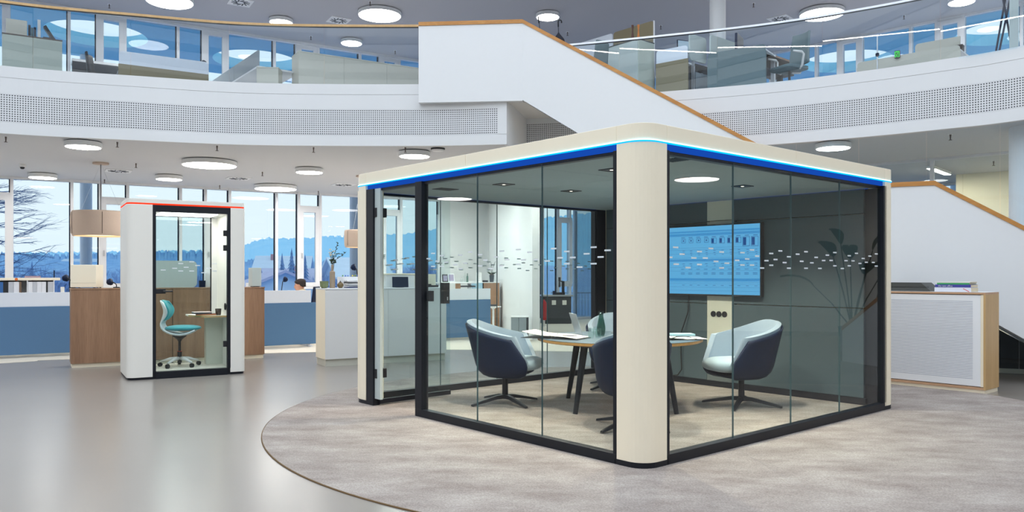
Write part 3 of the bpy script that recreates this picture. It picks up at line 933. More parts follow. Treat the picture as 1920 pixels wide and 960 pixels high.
# ------------------------------------------------------------------ tub chairs
def tub_chair(label):
    t = thing('tub_chair', label, 'chair', group='tub chairs around the meeting table')
    N = 28
    PH = radians(128)
    lev = [(0.275, .26, .45, .13), (0.284, .42, .62, .20), (0.305, .55, .74, .245), (0.345, .655, .83, .27), (0.40, .72, .88, .275), (0.46, .765, .905, .255)]
    def rimz(ph):
        k = min(1, abs(ph) / PH)
        return 0.805 - 0.150 * (k * k * (3 - 2 * k)) ** 0.85
    def pt(ph, fb, fl, xf, z, sc=1.0):
        a = abs(ph)
        y = 0.325 * (1 if ph > 0 else -1) * abs(sin(a)) ** 0.72 * fl * sc if ph else 0.0
        if a > pi / 2:
            y = 0.325 * (1 if ph > 0 else -1) * fl * sc * (1 - .10 * ((a - pi / 2) / (PH - pi / 2)) ** 2)
            x = xf * sin((a - pi / 2) / (PH - pi / 2) * pi / 2)
        else:
            x = -cos(a) * 0.385 * fb * sc
        return Vector((x, y, z))
    rows = []
    phs = [-PH + 2 * PH * k / N for k in range(N + 1)]
    for z, fb, fl, xf in lev:
        rows.append([pt(p, fb, fl, xf, z) for p in phs])
    for k in range(1, 7):
        w = k / 6
        rows.append([pt(p, 0.765 + 0.235 * w, .905 + .095 * w, .255 - .135 * w, 0.46 + (rimz(p) - 0.46) * w) for p in phs])
    sh = MB().grid(rows)
    o = len(sh.v); sh.v.append((0.03, 0, 0.272))
    for k in range(N): sh.f.append([o, k + 1, k])
    sh.f.append([o, 0, N])
    s_ = sh.build('shell', 'navy', t, smooth=True, recalc=False)
    md = s_.modifiers.new('thick', 'SOLIDIFY'); md.thickness = 0.014; md.offset = 0
    rows = []
    for k in range(0, 8):
        w = k / 7
        rows.append([pt(p, 0.72 + 0.25 * w, .79 + .13 * w, .272 - .122 * w, 0.43 + (rimz(p) + 0.020 - 0.42) * w, .95) for p in phs])
    pd_ = MB().grid(rows).build('back_padding', 'pale_fabric', t, smooth=True, recalc=False)
    md = pd_.modifiers.new('thick', 'SOLIDIFY'); md.thickness = 0.050; md.offset = 0
    md = pd_.modifiers.new('round', 'BEVEL'); md.width = 0.018; md.segments = 3; md.limit_method = 'ANGLE'; md.angle_limit = radians(50)
    rows = []
    for i in range(13):
        th = -pi / 2 + pi * i / 12
        e = lambda a, p: (1 if a >= 0 else -1) * abs(a) ** p
        rows.append([Vector((0.085 + 0.295 * e(cos(th), .5) * e(cos(a), .7), 0.245 * e(cos(th), .5) * e(sin(a), .7), 0.408 + 0.070 * e(sin(th), .8)))
                     for a in [2 * pi * k / 32 for k in range(32)]])
    MB().grid(rows, closed=True).build('seat_cushion', 'seat_fabric', t, smooth=True)
    b = MB(); b.lathe([(0.036, 0.05), (0.030, 0.075), (0.029, 0.25), (0.034, 0.28)], n=18); b.build('stem', 'black', t, smooth=True)
    for k in range(4):
        a = radians(45 + 90 * k)
        rows = []
        for r, w, z, h in ((0.0, 0.032, 0.052, 0.040), (0.10, 0.027, 0.052, 0.034), (0.30, 0.02, 0.018, 0.024), (0.385, 0.017, 0.004, 0.018)):
            c = Vector((r * cos(a), r * sin(a), 0)); nn = Vector((-sin(a), cos(a), 0)) * w
            rows.append([c - nn + Vector((0, 0, z)), c + nn + Vector((0, 0, z)), c + nn * .7 + Vector((0, 0, z + h)), c - nn * .7 + Vector((0, 0, z + h))])
        g = MB().grid(rows, closed=True); g.f.append([0, 1, 2, 3]); g.f.append([15, 14, 13, 12])
        g.build('foot', 'black', t, bevel=0.004)
    return t
TCX, TCY = 1.05, 7.74
ch = tub_chair('tub chair seen side-on by the open pod door, back towards the desks')
ch.location = (-0.069, 7.874, 0.009); ch.rotation_euler = (0, 0, radians(-12))
dup(ch, (2.251, 7.747, 0.009), radians(198), 'tub chair seen side-on right of the cream corner column, back to the dark wall')
np_ = (0.866 + 1.07 * cos(A_POD) - 1.02 * sin(A_POD), 5.171 + 1.07 * sin(A_POD) + 1.02 * cos(A_POD))
dup(ch, (np_[0], np_[1], 0.009), atan2(TCY - np_[1], TCX - np_[0]), 'tub chair nearest the camera, its dark back partly hidden by the corner column')
fp_ = (0.866 + 2.73 * cos(A_POD) - 2.68 * sin(A_POD), 5.171 + 2.73 * sin(A_POD) + 2.68 * cos(A_POD))
dup(ch, (fp_[0], fp_[1], 0.009), atan2(TCY - fp_[1], TCX - fp_[0]), 'tub chair on the far side of the table behind the green bottle')

# ------------------------------------------------------------------ meeting table
TZ = 0.682
tb = thing('meeting_table', 'round meeting table with slate top, plywood edge and black splayed legs', 'table', (TCX, TCY, 0.008), 0)
RT = 0.80
MB().lathe([(RT - 0.002, TZ - 0.012), (RT, TZ - .011), (RT, TZ - 0.009), (RT - .002, TZ - 0.008)], n=72).build('top', 'table_top', tb)
MB().lathe([(RT - 0.02, TZ - 0.042), (RT - 0.001, TZ - 0.034), (RT - 0.001, TZ - 0.0125)], n=72).build('plywood_edge', 'ply', tb)
for k in range(4):
    a = radians(45 + 90 * k)
    b = MB(); b.tube([(0.66 * cos(a), 0.66 * sin(a), 0.0), (0.53 * cos(a), 0.53 * sin(a), TZ - 0.07)], [0.022, 0.036], 14)
    b.build('leg', 'black', tb, smooth=False)
    b = MB(); b.lathe([(0.042, TZ - 0.08), (0.045, TZ - 0.042)], (0.525 * cos(a), 0.525 * sin(a), 0), 14); b.build('leg_bracket', 'dark_grey', tb)
# ================================================================== CEILING LAMPS
def lamp_proto(r):
    t = thing('ceiling_lamp', None, 'ceiling lamp')
    MB().lathe([(r - 0.03, -0.012), (r - 0.03, 0.0)], n=40).build('mounting_plate', 'dark_grey', t)
    b = MB(); b.lathe([(r - 0.014, -0.088), (r, -0.084), (r, -0.016), (r - 0.01, -0.012)], n=56)
    b.build('rim', 'white', t, smooth=False)
    MB().lathe([(0.0, -0.0915), (r - 0.02, -0.0915), (r - 0.016, -0.087)], n=56).build('diffuser', 'lamp', t)
    return t
LP = {0.45: lamp_proto(0.45), 0.25: lamp_proto(0.25)}
first = {0.45: True, 0.25: True}
def lamp(u, v, r, zc, label, group=None, at=None):
    p = at if at else PZ(u, v, zc - 0.09)
    loc = (p[0], p[1], zc)
    if first[r]:
        first[r] = False; t = LP[r]; t.location = loc; t['label'] = label
        if group: t['group'] = group
    else:
        t = dup(LP[r], loc, label=label)
        if 'group' in t and not group: del t['group']
        if group: t['group'] = group
    return t
lamp(393, 311, .45, ZB, 'large round ceiling lamp under the gallery, the biggest one above the small phone booth')
lamp(156, 276.5, .25, ZB, 'small round ceiling lamp under the gallery, highest at the left above the drum pendant')
lamp(317, 337, .25, ZB, 'small round ceiling lamp just above the roof of the phone booth')
lamp(517, 355, .45, ZB, 'large round ceiling lamp close to the windows, right of the phone booth')
lamp(580, 324, .25, ZB, 'small round ceiling lamp midway between phone booth and meeting pod')
lamp(777, 294, .25, ZB, 'small round ceiling lamp beside the smoke detector above the meeting pod')
lamp(80, 334, .25, ZB, 'small round ceiling lamp near the bare tree window at far left')
lamp(1562, 279, .25, ZB, 'small round ceiling lamp behind the glass screen right of the meeting pod')
lamp(318, 4, .45, ZUC, 'large round lamp on the upper ceiling, cut by the top edge above the left gallery')
lamp(712, 30, .45, ZUC, 'large round lamp on the upper ceiling above the middle of the left gallery')
lamp(527, 43, .25, ZUC, 'small round lamp on the upper ceiling crossed by the wooden rail')
lamp(659, 82, .25, ZUC, 'small round lamp on the upper ceiling seen through the glass over the cream cabinet')
lamp(1027, 33, .25, ZUC, 'small round lamp on the upper ceiling behind the black umbrellas')
lamp(1541, 28, .45, ZUC, 'large round lamp on the upper ceiling crossed by the metal rail on the right')
lamp(1803, 5, .25, ZUC, 'small round lamp on the upper ceiling near the tripod stand')
for x, y, r in ((-1.2, 17.0, .45), (-1.7, 18.9, .45), (0.1, 14.6, .45), (1.5, 19.5, .45), (-9.5, 13.2, .45), (-2.2, 15.4, .45), (7.9, 11.3, .45), (11.6, 12.0, .45), (5.0, 14.0, .25), (-13.0, 9.5, .45), (-13.5, 3.0, .45), (-12.0, -4.0, .45),
                (-6.5, -9.5, .45), (-1.0, -9.8, .45), (4.5, -8.8, .45), (8.9, -4.8, .45), (11.0, 1.0, .45), (11.5, 6.5, .45)):  # unseen lamps added to brighten the back office and the atrium
    lamp(0, 0, r, ZB, 'added round ceiling lamp under the gallery, unseen, there to brighten the office', 'added unseen lamps under the gallery', at=(x, y))
for x, y, r in ((-10.5, 12.6, .45), (-14.0, 6.0, .45), (8.6, 14.5, .45), (11.6, 12.2, .45), (11.5, 5.0, .45), (-13.5, -3, .45), (-4, -9.8, .45), (5, -9.3, .45)):  # more unseen lamps, added upstairs for extra light
    lamp(0, 0, r, ZUC, 'added round lamp on the upper ceiling, unseen, there for extra light', 'added unseen lamps on the upper ceiling', at=(x, y))
# linear lamps in the cream room
lin0 = None
for k, (x, y) in enumerate(((9.2, 12.75), (9.9, 12.0), (7.9, 14.6))):
    t = thing('linear_lamp', ['slim linear ceiling lamp in the cream room, nearest the glass screen', 'slim linear ceiling lamp in the cream room, deeper inside', 'slim linear ceiling lamp before the blue windows right of the pod'][k], 'ceiling lamp', (x, y, ZB - .004), atan2(pd.y, pd.x) + pi / 2)
    MB().box(-0.62, 0.62, -0.06, 0.06, -0.05, 0).build('housing', 'white', t)
    MB().box(-0.60, 0.60, -0.05, 0.05, -0.054, -0.05).build('diffuser', glow('tube_light', (255, 240, 212), 40.0), t)

# straight LED luminaire hanging in the roof light, mirrored as a bright line in the balustrade glass
ll0, ll1 = Vector((-2.1, 7.45)), Vector((0.55, 4.35))
ld_ = (ll1 - ll0); la = atan2(ld_.y, ld_.x); lL = ld_.length
t = thing('linear_pendant', 'long slim linear pendant high in the atrium, mirrored as a white line in the glass', 'pendant lamp', (ll0.x, ll0.y, 6.8), la)
MB().box(0, lL, -.035, .035, 0.0, .05).build('housing', 'white', t)
MB().box(0.01, lL - .01, -.03, .03, -.012, 0).build('diffuser', glow('line_light', (255, 248, 236), 22.0), t)
for x in (.4, lL - .4):
    b = MB(); b.tube([(x, 0, .05), (x, 0, .8)], .004, 5); b.build('suspension_wire', 'steel', t)

# sprinkler heads, air diffusers, detectors
sp = thing('sprinkler_head', 'small metal sprinkler head on the ceiling', 'sprinkler', group='sprinkler heads on the ceilings')
MB().lathe([(0.035, -0.004), (0.035, 0)], n=14).build('rosette', 'white', sp)
MB().lathe([(0.022, -0.082), (0.024, -0.078), (0.007, -0.07), (0.010, -0.03), (0.014, -0.004)], n=12).build('nozzle', mat('sprinkler_bronze', (96, 84, 80), 0.4), sp)
spots = [(11, 256, ZB), (220, 266, ZB), (407, 273, ZB), (255, 306, ZB), (492, 322, ZB), (760, 276, ZB), (588, 276, ZB), (412, 347, ZB), (597, 358, ZB), (196, 336, ZB), (1782, 252, ZB), (1863, 302, ZB),
         (205, 8, ZUC), (583, 68, ZUC), (694, 3, ZUC), (1064, 60, ZUC), (1239, 48, ZUC), (1413, 6, ZUC), (1514, 66, ZUC), (1695, 29, ZUC), (741, 95, ZUC)]
for i, (u, v, z) in enumerate(spots):
    p = PZ(u, v, z)
    if i == 0: sp.location = p
    else: dup(sp, p)
df = thing('air_diffuser', 'square swirl air diffuser on the ceiling, right of the pendant cable', 'vent')
MB().box(-0.22, 0.22, -0.22, 0.22, -0.012, 0).build('plate', 'white', df)
for k in range(12):
    a = 2 * pi * k / 12
    MB().cbox((0.12 * cos(a), 0.12 * sin(a), -0.013), (0.13, 0.022, 0.006), a + 0.5).build('slot', 'dark_grey', df)
dsp = [(222, 320, ZB, None), (447, 334, ZB, 'square swirl air diffuser on the ceiling, right of the biggest lamp'), (644, 346, ZB, 'square swirl air diffuser on the ceiling close to the meeting pod'),
       (451, 4, ZUC, 'square swirl air diffuser on the upper ceiling at the top edge'), (635, 38, ZUC, 'square swirl air diffuser on the upper ceiling beside the large lamp'), (1463, 35, ZUC, 'square swirl air diffuser on the upper ceiling left of the right-hand large lamp')]
for i, (u, v, z, lb_) in enumerate(dsp):
    p = PZ(u, v, z)
    if i == 0: df.location = p; df.rotation_euler = (0, 0, radians(31))
    else: dup(df, p, radians(31 if u < 1000 else -42), lb_)
sd = thing('smoke_detector', 'white smoke detector with black rim on the gallery underside above the pod', 'detector', PZ(821, 278, ZB))
MB().lathe([(0.09, -0.025), (0.11, -0.02), (0.11, 0)], n=24).build('base', 'black_plastic', sd)
MB().lathe([(0.05, -0.05), (0.085, -0.045), (0.10, -0.025)], n=24).build('cover', 'white', sd)
cm = thing('ceiling_sensor', 'small white box sensor with dark lens on the ceiling at far left', 'sensor', PZ(42, 308, ZB))
MB().lathe([(0.05, -0.05), (0.055, -0.04), (0.055, 0)], n=18).build('base', 'white', cm)
MB().lathe([(0.02, -0.085), (0.035, -0.07), (0.035, -0.05)], n=14).build('lens', 'black_plastic', cm)

# ------------------------------------------------------------------ drum pendants
def pendant(u, v_bot, Y, r, h, label, vpl):
    p = P(u, v_bot, Y)
    t = thing('pendant_lamp', label, 'pendant lamp', p)
    rr = [(r * 0.93, 0.0), (r * 0.985, h * .12), (r, h * .45), (r, h * 0.75), (r * 0.985, h * .93), (r * 0.95, h)]
    rows = []
    n = 48
    for a, z in rr: rows.append([Vector((a * cos(2 * pi * k / n), a * sin(2 * pi * k / n), z)) for k in range(n)])
    for a, z in reversed(rr): rows.append([Vector(((a - .02) * cos(2 * pi * k / n), (a - .02) * sin(2 * pi * k / n), z)) for k in range(n)])
    MB().grid(rows, closed=True).build('shade', 'lampshade', t, smooth=True)
    b = MB()
    for k in range(5):
        a = 2 * pi * k / 5 - 2.3
        b = MB().tube([((r + .001) * cos(a), (r + .001) * sin(a), z) for z in (0.03, h * .5, h - .03)], 0.004, 6); b.build('seam', 'brown_top', t)
    MB().lathe([(0.0, 0.03), (r * 0.92, 0.03), (r * .92, 0.035)], n=40).build('diffuser', 'lampshade_in', t)
    MB().lathe([(0.0, h * .9), (r * 0.9, h * .9), (r * .9, h * .92)], n=40).build('top_disc', 'lampshade', t)
    hc = ZB - p.z
    b = MB(); b.tube([(0, 0, h * .9), (0.0, 0, hc - 0.02)], 0.006, 6); b.build('cable', 'dark_grey', t)
    for k in range(3):
        a = 2 * pi * k / 3
        b = MB(); b.tube([(r * .8 * cos(a), r * .8 * sin(a), h * .9), (0, 0, hc - 0.02)], 0.0018, 4); b.build('suspension_wire', 'steel', t)
    MB().lathe([(0.13, hc - 0.03), (0.13, hc)], n=24).build('canopy', 'lampshade', t)
    return t
pendant(189, 443, 13.8, 0.47, 0.43, 'large beige felt drum pendant hanging left of the phone booth', 305)
pendant(680, 464, 15.6, 0.36, 0.34, 'beige felt drum pendant partly hidden behind the meeting pod column', 380)

# ================================================================== PHONE BOOTH
A2 = 0.5455
B0 = Vector((-4.682, 9.595))
pb = thing('phone_booth', 'small white one-person phone booth with glass door and red light strip', 'phone booth', (B0.x, B0.y, 0), A2)
BW, BD, BH, BL = 1.40, 0.92, 2.227, 2.165
def bx(x0, x1, y0, y1, z0, z1): return MB().box(x0, x1, y0, y1, z0, z1)
GX0, GX1 = 0.288, 1.212
MB().prism(rrect(0, GX0, 0, BD, 0.085, 8, (1, 0, 0, 1)), 0.03, BL - .008).build('side_shell', 'cream_white', pb, bevel=0.002)
MB().prism(rrect(GX1, BW, 0, BD, 0.06, 8, (0, 1, 1, 0)), 0.03, BL - .008).build('side_shell', 'cream_white', pb, bevel=0.002)
MB().prism(rrect(0.01, GX0, 0.01, BD, 0.085, 8, (1, 0, 0, 1)), 0.0, 0.03).build('foot_plinth', 'black', pb)
MB().prism(rrect(GX1, BW - .01, 0.01, BD, 0.06, 8, (0, 1, 1, 0)), 0.0, 0.03).build('foot_plinth', 'black', pb)
MB().prism(rrect(0, BW, 0, BD, 0.075, 8), BL + 0.010, BH).build('cornice', 'cream_white', pb, bevel=0.003)
led2 = glow('led_red', (255, 46, 18), 1.0)
MB().prism(rrect(0.004, BW - .004, 0.004, BD - .004, 0.075, 8), BL - 0.003, BL + 0.010).build('led_strip', led2, pb)
# carve-out interior: floor, ceiling with light panel, black frame, glass door, back glass
bx(GX0, GX1, 0.02, BD - .02, 0.0, 0.085).build('floor_tray', 'black', pb)
bx(GX0, GX1, 0.05, BD - .05, 0.085, 0.095).build('carpet_inlay', 'beige_floor', pb)
bx(GX0, GX1, 0.06, BD - 0.06, 2.08, BL - 0.01).build('ceiling_board', 'offwhite', pb)
bx(GX0 + 0.12, GX1 - 0.12, 0.18, BD - 0.2, 2.072, 2.08).build('light_panel', 'lamp_pod', pb)
b = MB(); w = 0.038
for y0, y1 in ((0.0, 0.06), (BD - .06, BD)):
    b.box(GX0, GX0 + w, y0, y1, 0.085, BL - 0.008)
    if y0 < .1: b.box(GX1 - w, GX1, y0, y1, 0.085, BL - 0.008)
    b.box(GX0 + w, GX1 - w, y0, y1, 2.075, BL - 0.008)
b.build('frame', 'black', pb)
bx(GX0 + w, GX1 - w, 0.0, 0.05, 0.0, 0.085).build('threshold', 'black', pb)
bx(GX0 + w, 1.125, BD - .04, BD - .03, 0.095, 2.075).build('back_glass', 'glass', pb)
bx(1.125, 1.138, BD - .05, BD - .02, 0.095, 2.075).build('back_frame', 'black', pb)
bx(1.138, GX1, BD - .05, BD - .02, 0.095, 2.075).build('back_panel', 'offwhite', pb)
d = bx(GX0 + w, GX1 - w, 0.022, 0.032, 0.09, 2.07).build('door', 'glass', pb)
random.seed(3)
b = MB()
for x, z in [(q_ - .7, z_) for q_, z_ in dashes(GX0 + .75, GX1 + .60, 9)]: b.box(x, x + .058, 0.019, 0.021, z - .02, z - .008)
tag(b.build('dash_print', 'decal', d), kind='stuff')
for z0 in (0.36, 1.60, 1.79):
    bx(GX1 - 0.085, GX1 - 0.02, 0.012, 0.042, z0, z0 + .075).build('hinge', 'black_plastic', d, bevel=.003)
bx(GX0 + 0.03, GX0 + 0.15, 0.010, 0.044, 1.055, 1.115).build('lock_plate', 'black_plastic', d, bevel=.003)
b = MB(); b.tube([(GX0 + .12, -0.03, 1.085), (GX0 + .225, -0.03, 1.085)], 0.010, 8); b.tube([(GX0 + .12, -0.03, 1.085), (GX0 + .12, 0.02, 1.085)], 0.009, 8); b.build('door_handle', 'black_plastic', d)
b = MB(); b.lathe([(0.0, 0), (.045, 0), (.045, .012), (0, .014)], n=20, mtx=Matrix.Translation((GX1 - 0.005, 0.28, 0.87)) @ Matrix.Rotation(-pi / 2, 4, 'Y')); b.build('coat_knob', 'black_plastic', pb)
# built-in shelf table
sh = MB().prism([(0.80, 0.60), (0.95, 0.24), (1.0, 0.20), (GX1, 0.20), (GX1, 0.86), (0.80, 0.86)], 0.735, 0.755).build('shelf_table', 'cream_white', pb)
MB().prism([(0.795, 0.60), (0.947, 0.235), (1.0, 0.195), (GX1, 0.195), (GX1, 0.2), (1.0, 0.2), (0.95, 0.24), (0.80, 0.60)], 0.733, 0.756).build('table_edge', 'oak_light', sh)
bx(1.0, GX1, 0.5, 0.62, 0.095, 0.735).build('table_support', 'pod_cream', pb)
R2 = Matrix.Translation((B0.x, B0.y, 0)) @ Matrix.Rotation(A2, 4, 'Z')
def at2(x, y, z): return R2 @ Vector((x, y, z))
t = thing('book', 'dark book with pale cover, upper of the pair on the booth table', 'book', at2(0.93, 0.40, 0.778), A2 + .05)
MB().box(-0.11, 0.11, -0.075, 0.075, 0.0, 0.016).build('pages', 'dark_grey', t)
MB().box(-0.112, 0.112, -0.077, 0.077, 0.016, 0.026).build('cover', mat('pink_cover', (226, 204, 200), 0.6), t)
t = thing('book', 'brown and orange notebook, lower of the pair on the booth table', 'book', at2(0.98, 0.40, 0.757), A2 - .08)
MB().box(-0.12, 0.12, -0.08, 0.08, 0.0, 0.010).build('pages', mat('orange_cover', (206, 140, 80), 0.6), t)
MB().box(-0.121, 0.121, -0.081, 0.081, 0.010, 0.0195).build('cover', mat('brown_cover', (136, 84, 70), 0.6), t)
t = thing('cup', 'dark smoked glass tumbler on the phone booth table', 'cup', at2(1.13, 0.36, 0.7565))
b = MB(); b.lathe([(0.0, 0.0), (0.033, 0.0), (0.040, 0.085), (0.037, 0.085), (0.031, 0.012), (0.0, 0.012)], n=20); b.build('glass', mat('smoked', (64, 52, 44), 0.15), t, smooth=True)
MB().lathe([(0.0, 0.013), (0.0315, 0.013), (0.0335, 0.045), (0.0, 0.046)], n=18).build('drink', mat('amber_drink', (150, 120, 70), 0.3), t)

# swivel chair in the booth
teal = mat('teal_fabric', (74, 166, 174), 0.9, spec=0.2, var=0.06, scale=80, sheen=0.3)
shellw = mat('shell_white', (222, 232, 238), 0.45, var=0.01)
sc = thing('swivel_chair', 'white swivel chair with teal cushions and white castor base inside the phone booth', 'chair', at2(0.66, 0.42, 0.096), A2 + radians(-18))
# side profile in local x (forward) / z
back = [(-0.235, 0.865, .10), (-0.215, 0.83, .165), (-0.19, 0.775, .185), (-0.18, 0.715, .18), (-0.195, 0.655, .155), (-0.215, 0.59, .13), (-0.225, 0.53, .145), (-0.19, 0.465, .17), (-0.10, 0.425, .18), (0.02, 0.40, .19), (0.14, 0.43, .19), (0.20, 0.468, .15)]
rows = []
for x, z, w in back:
    rows.append([Vector((x + 0.13 * (1 - cos(a)) * (.75 if z > .62 else .2), w * sin(a) / sin(1.25), z + (0.03 * (1 - cos(a)) if z < .56 else -0.03 * (1 - cos(a)) * (1 if z > .75 else 0)))) for a in [-1.25 + 2.5 * k / 10 for k in range(11)]])
g = MB().grid(rows).build('shell', shellw, sc, smooth=True, recalc=False)
md = g.modifiers.new('t', 'SOLIDIFY'); md.thickness = 0.022; md.offset = 0
md = g.modifiers.new('s', 'SUBSURF'); md.levels = 1; md.render_levels = 1
rows = []
for x, z, w in back[0:6]:
    rows.append([Vector((x + 0.022 + 0.13 * (1 - cos(a)) * (.75 if z > .62 else .2), w * .98 * sin(a) / sin(1.25), z + 0.006 - 0.03 * (1 - cos(a)) * (1 if z > .75 else 0))) for a in [-1.27 + 2.54 * k / 10 for k in range(11)]])
g = MB().grid(rows).build('back_cushion', teal, sc, smooth=True, recalc=False)
md = g.modifiers.new('t', 'SOLIDIFY'); md.thickness = 0.028; md.offset = 0
md = g.modifiers.new('s', 'SUBSURF'); md.levels = 1; md.render_levels = 1
rows = []
for i in range(9):
    th = -pi / 2 + pi * i / 8
    rows.append([Vector((0.045 + 0.225 * cos(th) ** .6 * cos(a) if i not in (0, 8) else 0.035, 0.20 * cos(th) ** .6 * sin(a) if i not in (0, 8) else 0, 0.502 + 0.036 * sin(th) + 0.02 * (1 - cos(a)) * 0)) for a in [2 * pi * k / 24 for k in range(24)]])
MB().grid(rows, closed=True).build('seat_cushion', teal, sc, smooth=True)
MB().lathe([(0.022, 0.33), (0.03, 0.35), (0.085, 0.395), (0.09, 0.41)], n=18).build('mechanism', 'black_plastic', sc)
MB().lathe([(0.017, 0.18), (0.017, 0.35)], n=14).build('gas_spring', 'black_plastic', sc)
MB().lathe([(0.028, 0.045), (0.028, 0.20)], n=16).build('column', 'black_plastic', sc)
MB().lathe([(0.029, 0.195), (0.029, 0.20)], n=16).build('red_ring', mat('red_ring', (200, 50, 40), .5), sc)
for k in range(5):
    a = radians(72 * k + 100)
    b = MB(); b.tube([(0.02 * cos(a), 0.02 * sin(a), 0.105), (0.12 * cos(a), 0.12 * sin(a), 0.10), (0.24 * cos(a), 0.24 * sin(a), 0.064)], [0.024, 0.02, 0.014], 10)
    arm = b.build('base_arm', 'offwhite', sc, smooth=True)
    b = MB(); b.tube([(0.245 * cos(a) - .018 * sin(a), 0.245 * sin(a) + .018 * cos(a), 0.027), (0.245 * cos(a) + .018 * sin(a), 0.245 * sin(a) - .018 * cos(a), 0.027)], 0.027, 14)
    b.build('castor', 'black_plastic', arm)

# ================================================================== LEFT OFFICE: cabinets and desks (grid turned 31 degrees)
A31 = radians(31.2)
def frame_at(p, a): return Matrix.Translation(p) @ Matrix.Rotation(a, 4, 'Z')
def cabinet(name, label, p, a, w, d, h, m, plinth='cream', top=None, doors=1, front_gap=0.0, plz=0.055, side=None):
    t = thing(name, label, 'cabinet', p, a)
    MB().box(0, w, 0.018, d, plz, h - 0.02).build('carcass', side or m, t)
    MB().box(0.012, w - 0.012, 0.03, d - .01, 0, plz).build('plinth', plinth, t)
    MB().box(-0.004, w + 0.004, -0.004, d, h - 0.02, h).build('top', top or m, t, bevel=.002)
    for k in range(doors):
        MB().box(k * w / doors + 0.0015, (k + 1) * w / doors - 0.0015, 0.0, 0.018, plz + .003, h - 0.023).build('front_panel', m, t)
    return t
g0 = G(133, 690.5)
cabinet('sideboard', 'brown wooden sideboard left of the phone booth with a cream box on top', g0, A31, 1.30, 0.46, 1.10, 'walnut')
g1 = g0 + Vector((cos(A31), sin(A31), 0)) * 1.306
cabinet('sideboard', 'brown wooden sideboard seen behind the phone booth, its end showing right of it', g1, A31, 1.32, 0.46, 1.10, 'walnut')
g2 = G(610, 688)
cabinet('white_sideboard', 'white sideboard with beige end holding vase and magazines, beside the meeting pod', g2, radians(29.5), 1.86, 0.48, 1.10, 'offwhite', 'beige_lam', 'white', doors=2, plz=0.1, side='cream')

def desk(label, p, a, w, panels=1, group='blue fronted desks', short=0.0):
    t = thing('desk', label, 'desk', p, a)
    for k in range(panels):
        x0, x1 = k * w / panels + .004, (k + 1) * w / panels - .004
        MB().prism([(x0, 0), (x1, 0), (x1, 0.035), (x0, 0.035)], 0.05, 0.79).build('fabric_panel', 'blue_fabric', t, bevel=.006)
        MB().box(x0, x1 - short, 0.008, 0.024, 0.79, 1.01).build('frosted_screen', 'frosted', t, bevel=.003)
    MB().box(0.02, w - .02, 0.05, 0.85, 0.715, 0.74).build('desktop', 'white', t, bevel=.002)
    for x in (0.1, w - .16):
        for y in (0.12, 0.76):
            MB().box(x, x + 0.06, y - 0.03, y + 0.03, 0.0, 0.715).build('leg', 'frame_white', t)
    for x in (0.12, w - .15):
        MB().box(x, x + 0.04, -0.06, 0.8, 0.0, 0.03).build('foot', 'frame_white', t)
    return t
d0 = P(-60, 672.5, 11.85); d0.z = 0.004
desk('long desk with blue fabric front at the far left, files standing on it', d0, A31, 2.6, 1)
d1 = P(470, 600, 13.55); d1.z = 0.004
desk('desk with blue fabric front and white screen where the man sits', d1, radians(33), 1.175, 1, short=.11)
d2 = P(770, 600, 15.0); d2.z = .004
desk('desk with blue fabric front seen through the pod glass', d2, radians(31), 1.75, 1)
def put(u, v, Y): return P(u, v, Y)

# cream box on the brown sideboard
p = P(132, 540.5, 11.12); p.z = 1.101
t = thing('storage_box', 'cream storage box on black feet standing on the brown sideboard', 'box', p, radians(6))
MB().box(0, 0.345, 0, 0.25, 0.012, 0.33).build('body', 'cream', t, bevel=.004)
MB().box(0.0, 0.345, -0.002, 0.0, 0.075, 0.078).build('flap_joint', 'beige_lam', t)
for x in (0.03, .315):
    for y in (0.02, .22): MB().box(x - .01, x + .01, y - 0.01, y + .01, 0, 0.012).build('foot', 'black_plastic', t)
def desk_lamp(label, p, rz, h=0.17, reach=0.09):
    t = thing('desk_lamp', label, 'desk lamp', p, rz)
    MB().lathe([(0.045, 0), (0.045, 0.012), (0.02, 0.016)], n=18).build('base', 'black_plastic', t)
    b = MB(); b.tube([(0, 0, 0.01), (0, 0, h * .55), (-reach * .35, 0, h * .9), (-reach * .8, 0, h)], 0.0075, 8); b.build('arm', 'black_plastic', t, smooth=True)
    b = MB(); b.lathe([(0.048, 0.0), (0.05, 0.02), (0.036, 0.055), (0.012, 0.07)], n=18, mtx=Matrix.Translation((-reach * 0.72, 0, h + .005)) @ Matrix.Rotation(radians(-100), 4, 'Y')); b.build('shade', 'navy', t, smooth=True)
    return t
p = P(124, 541, 11.05); p.z = 1.101
q = g0 + Vector((cos(A31) * .03 - sin(A31) * .40, sin(A31) * .03 + cos(A31) * .40, 1.101))
desk_lamp('black gooseneck desk lamp at the left end of the brown sideboard', q, 0, 0.14, .10)
q = g0 + Vector((cos(A31) * .58 - sin(A31) * .2, sin(A31) * .58 + cos(A31) * .2, 1.101))
desk_lamp('black gooseneck desk lamp between the cream box and the phone booth', q, 0, 0.085, .10)
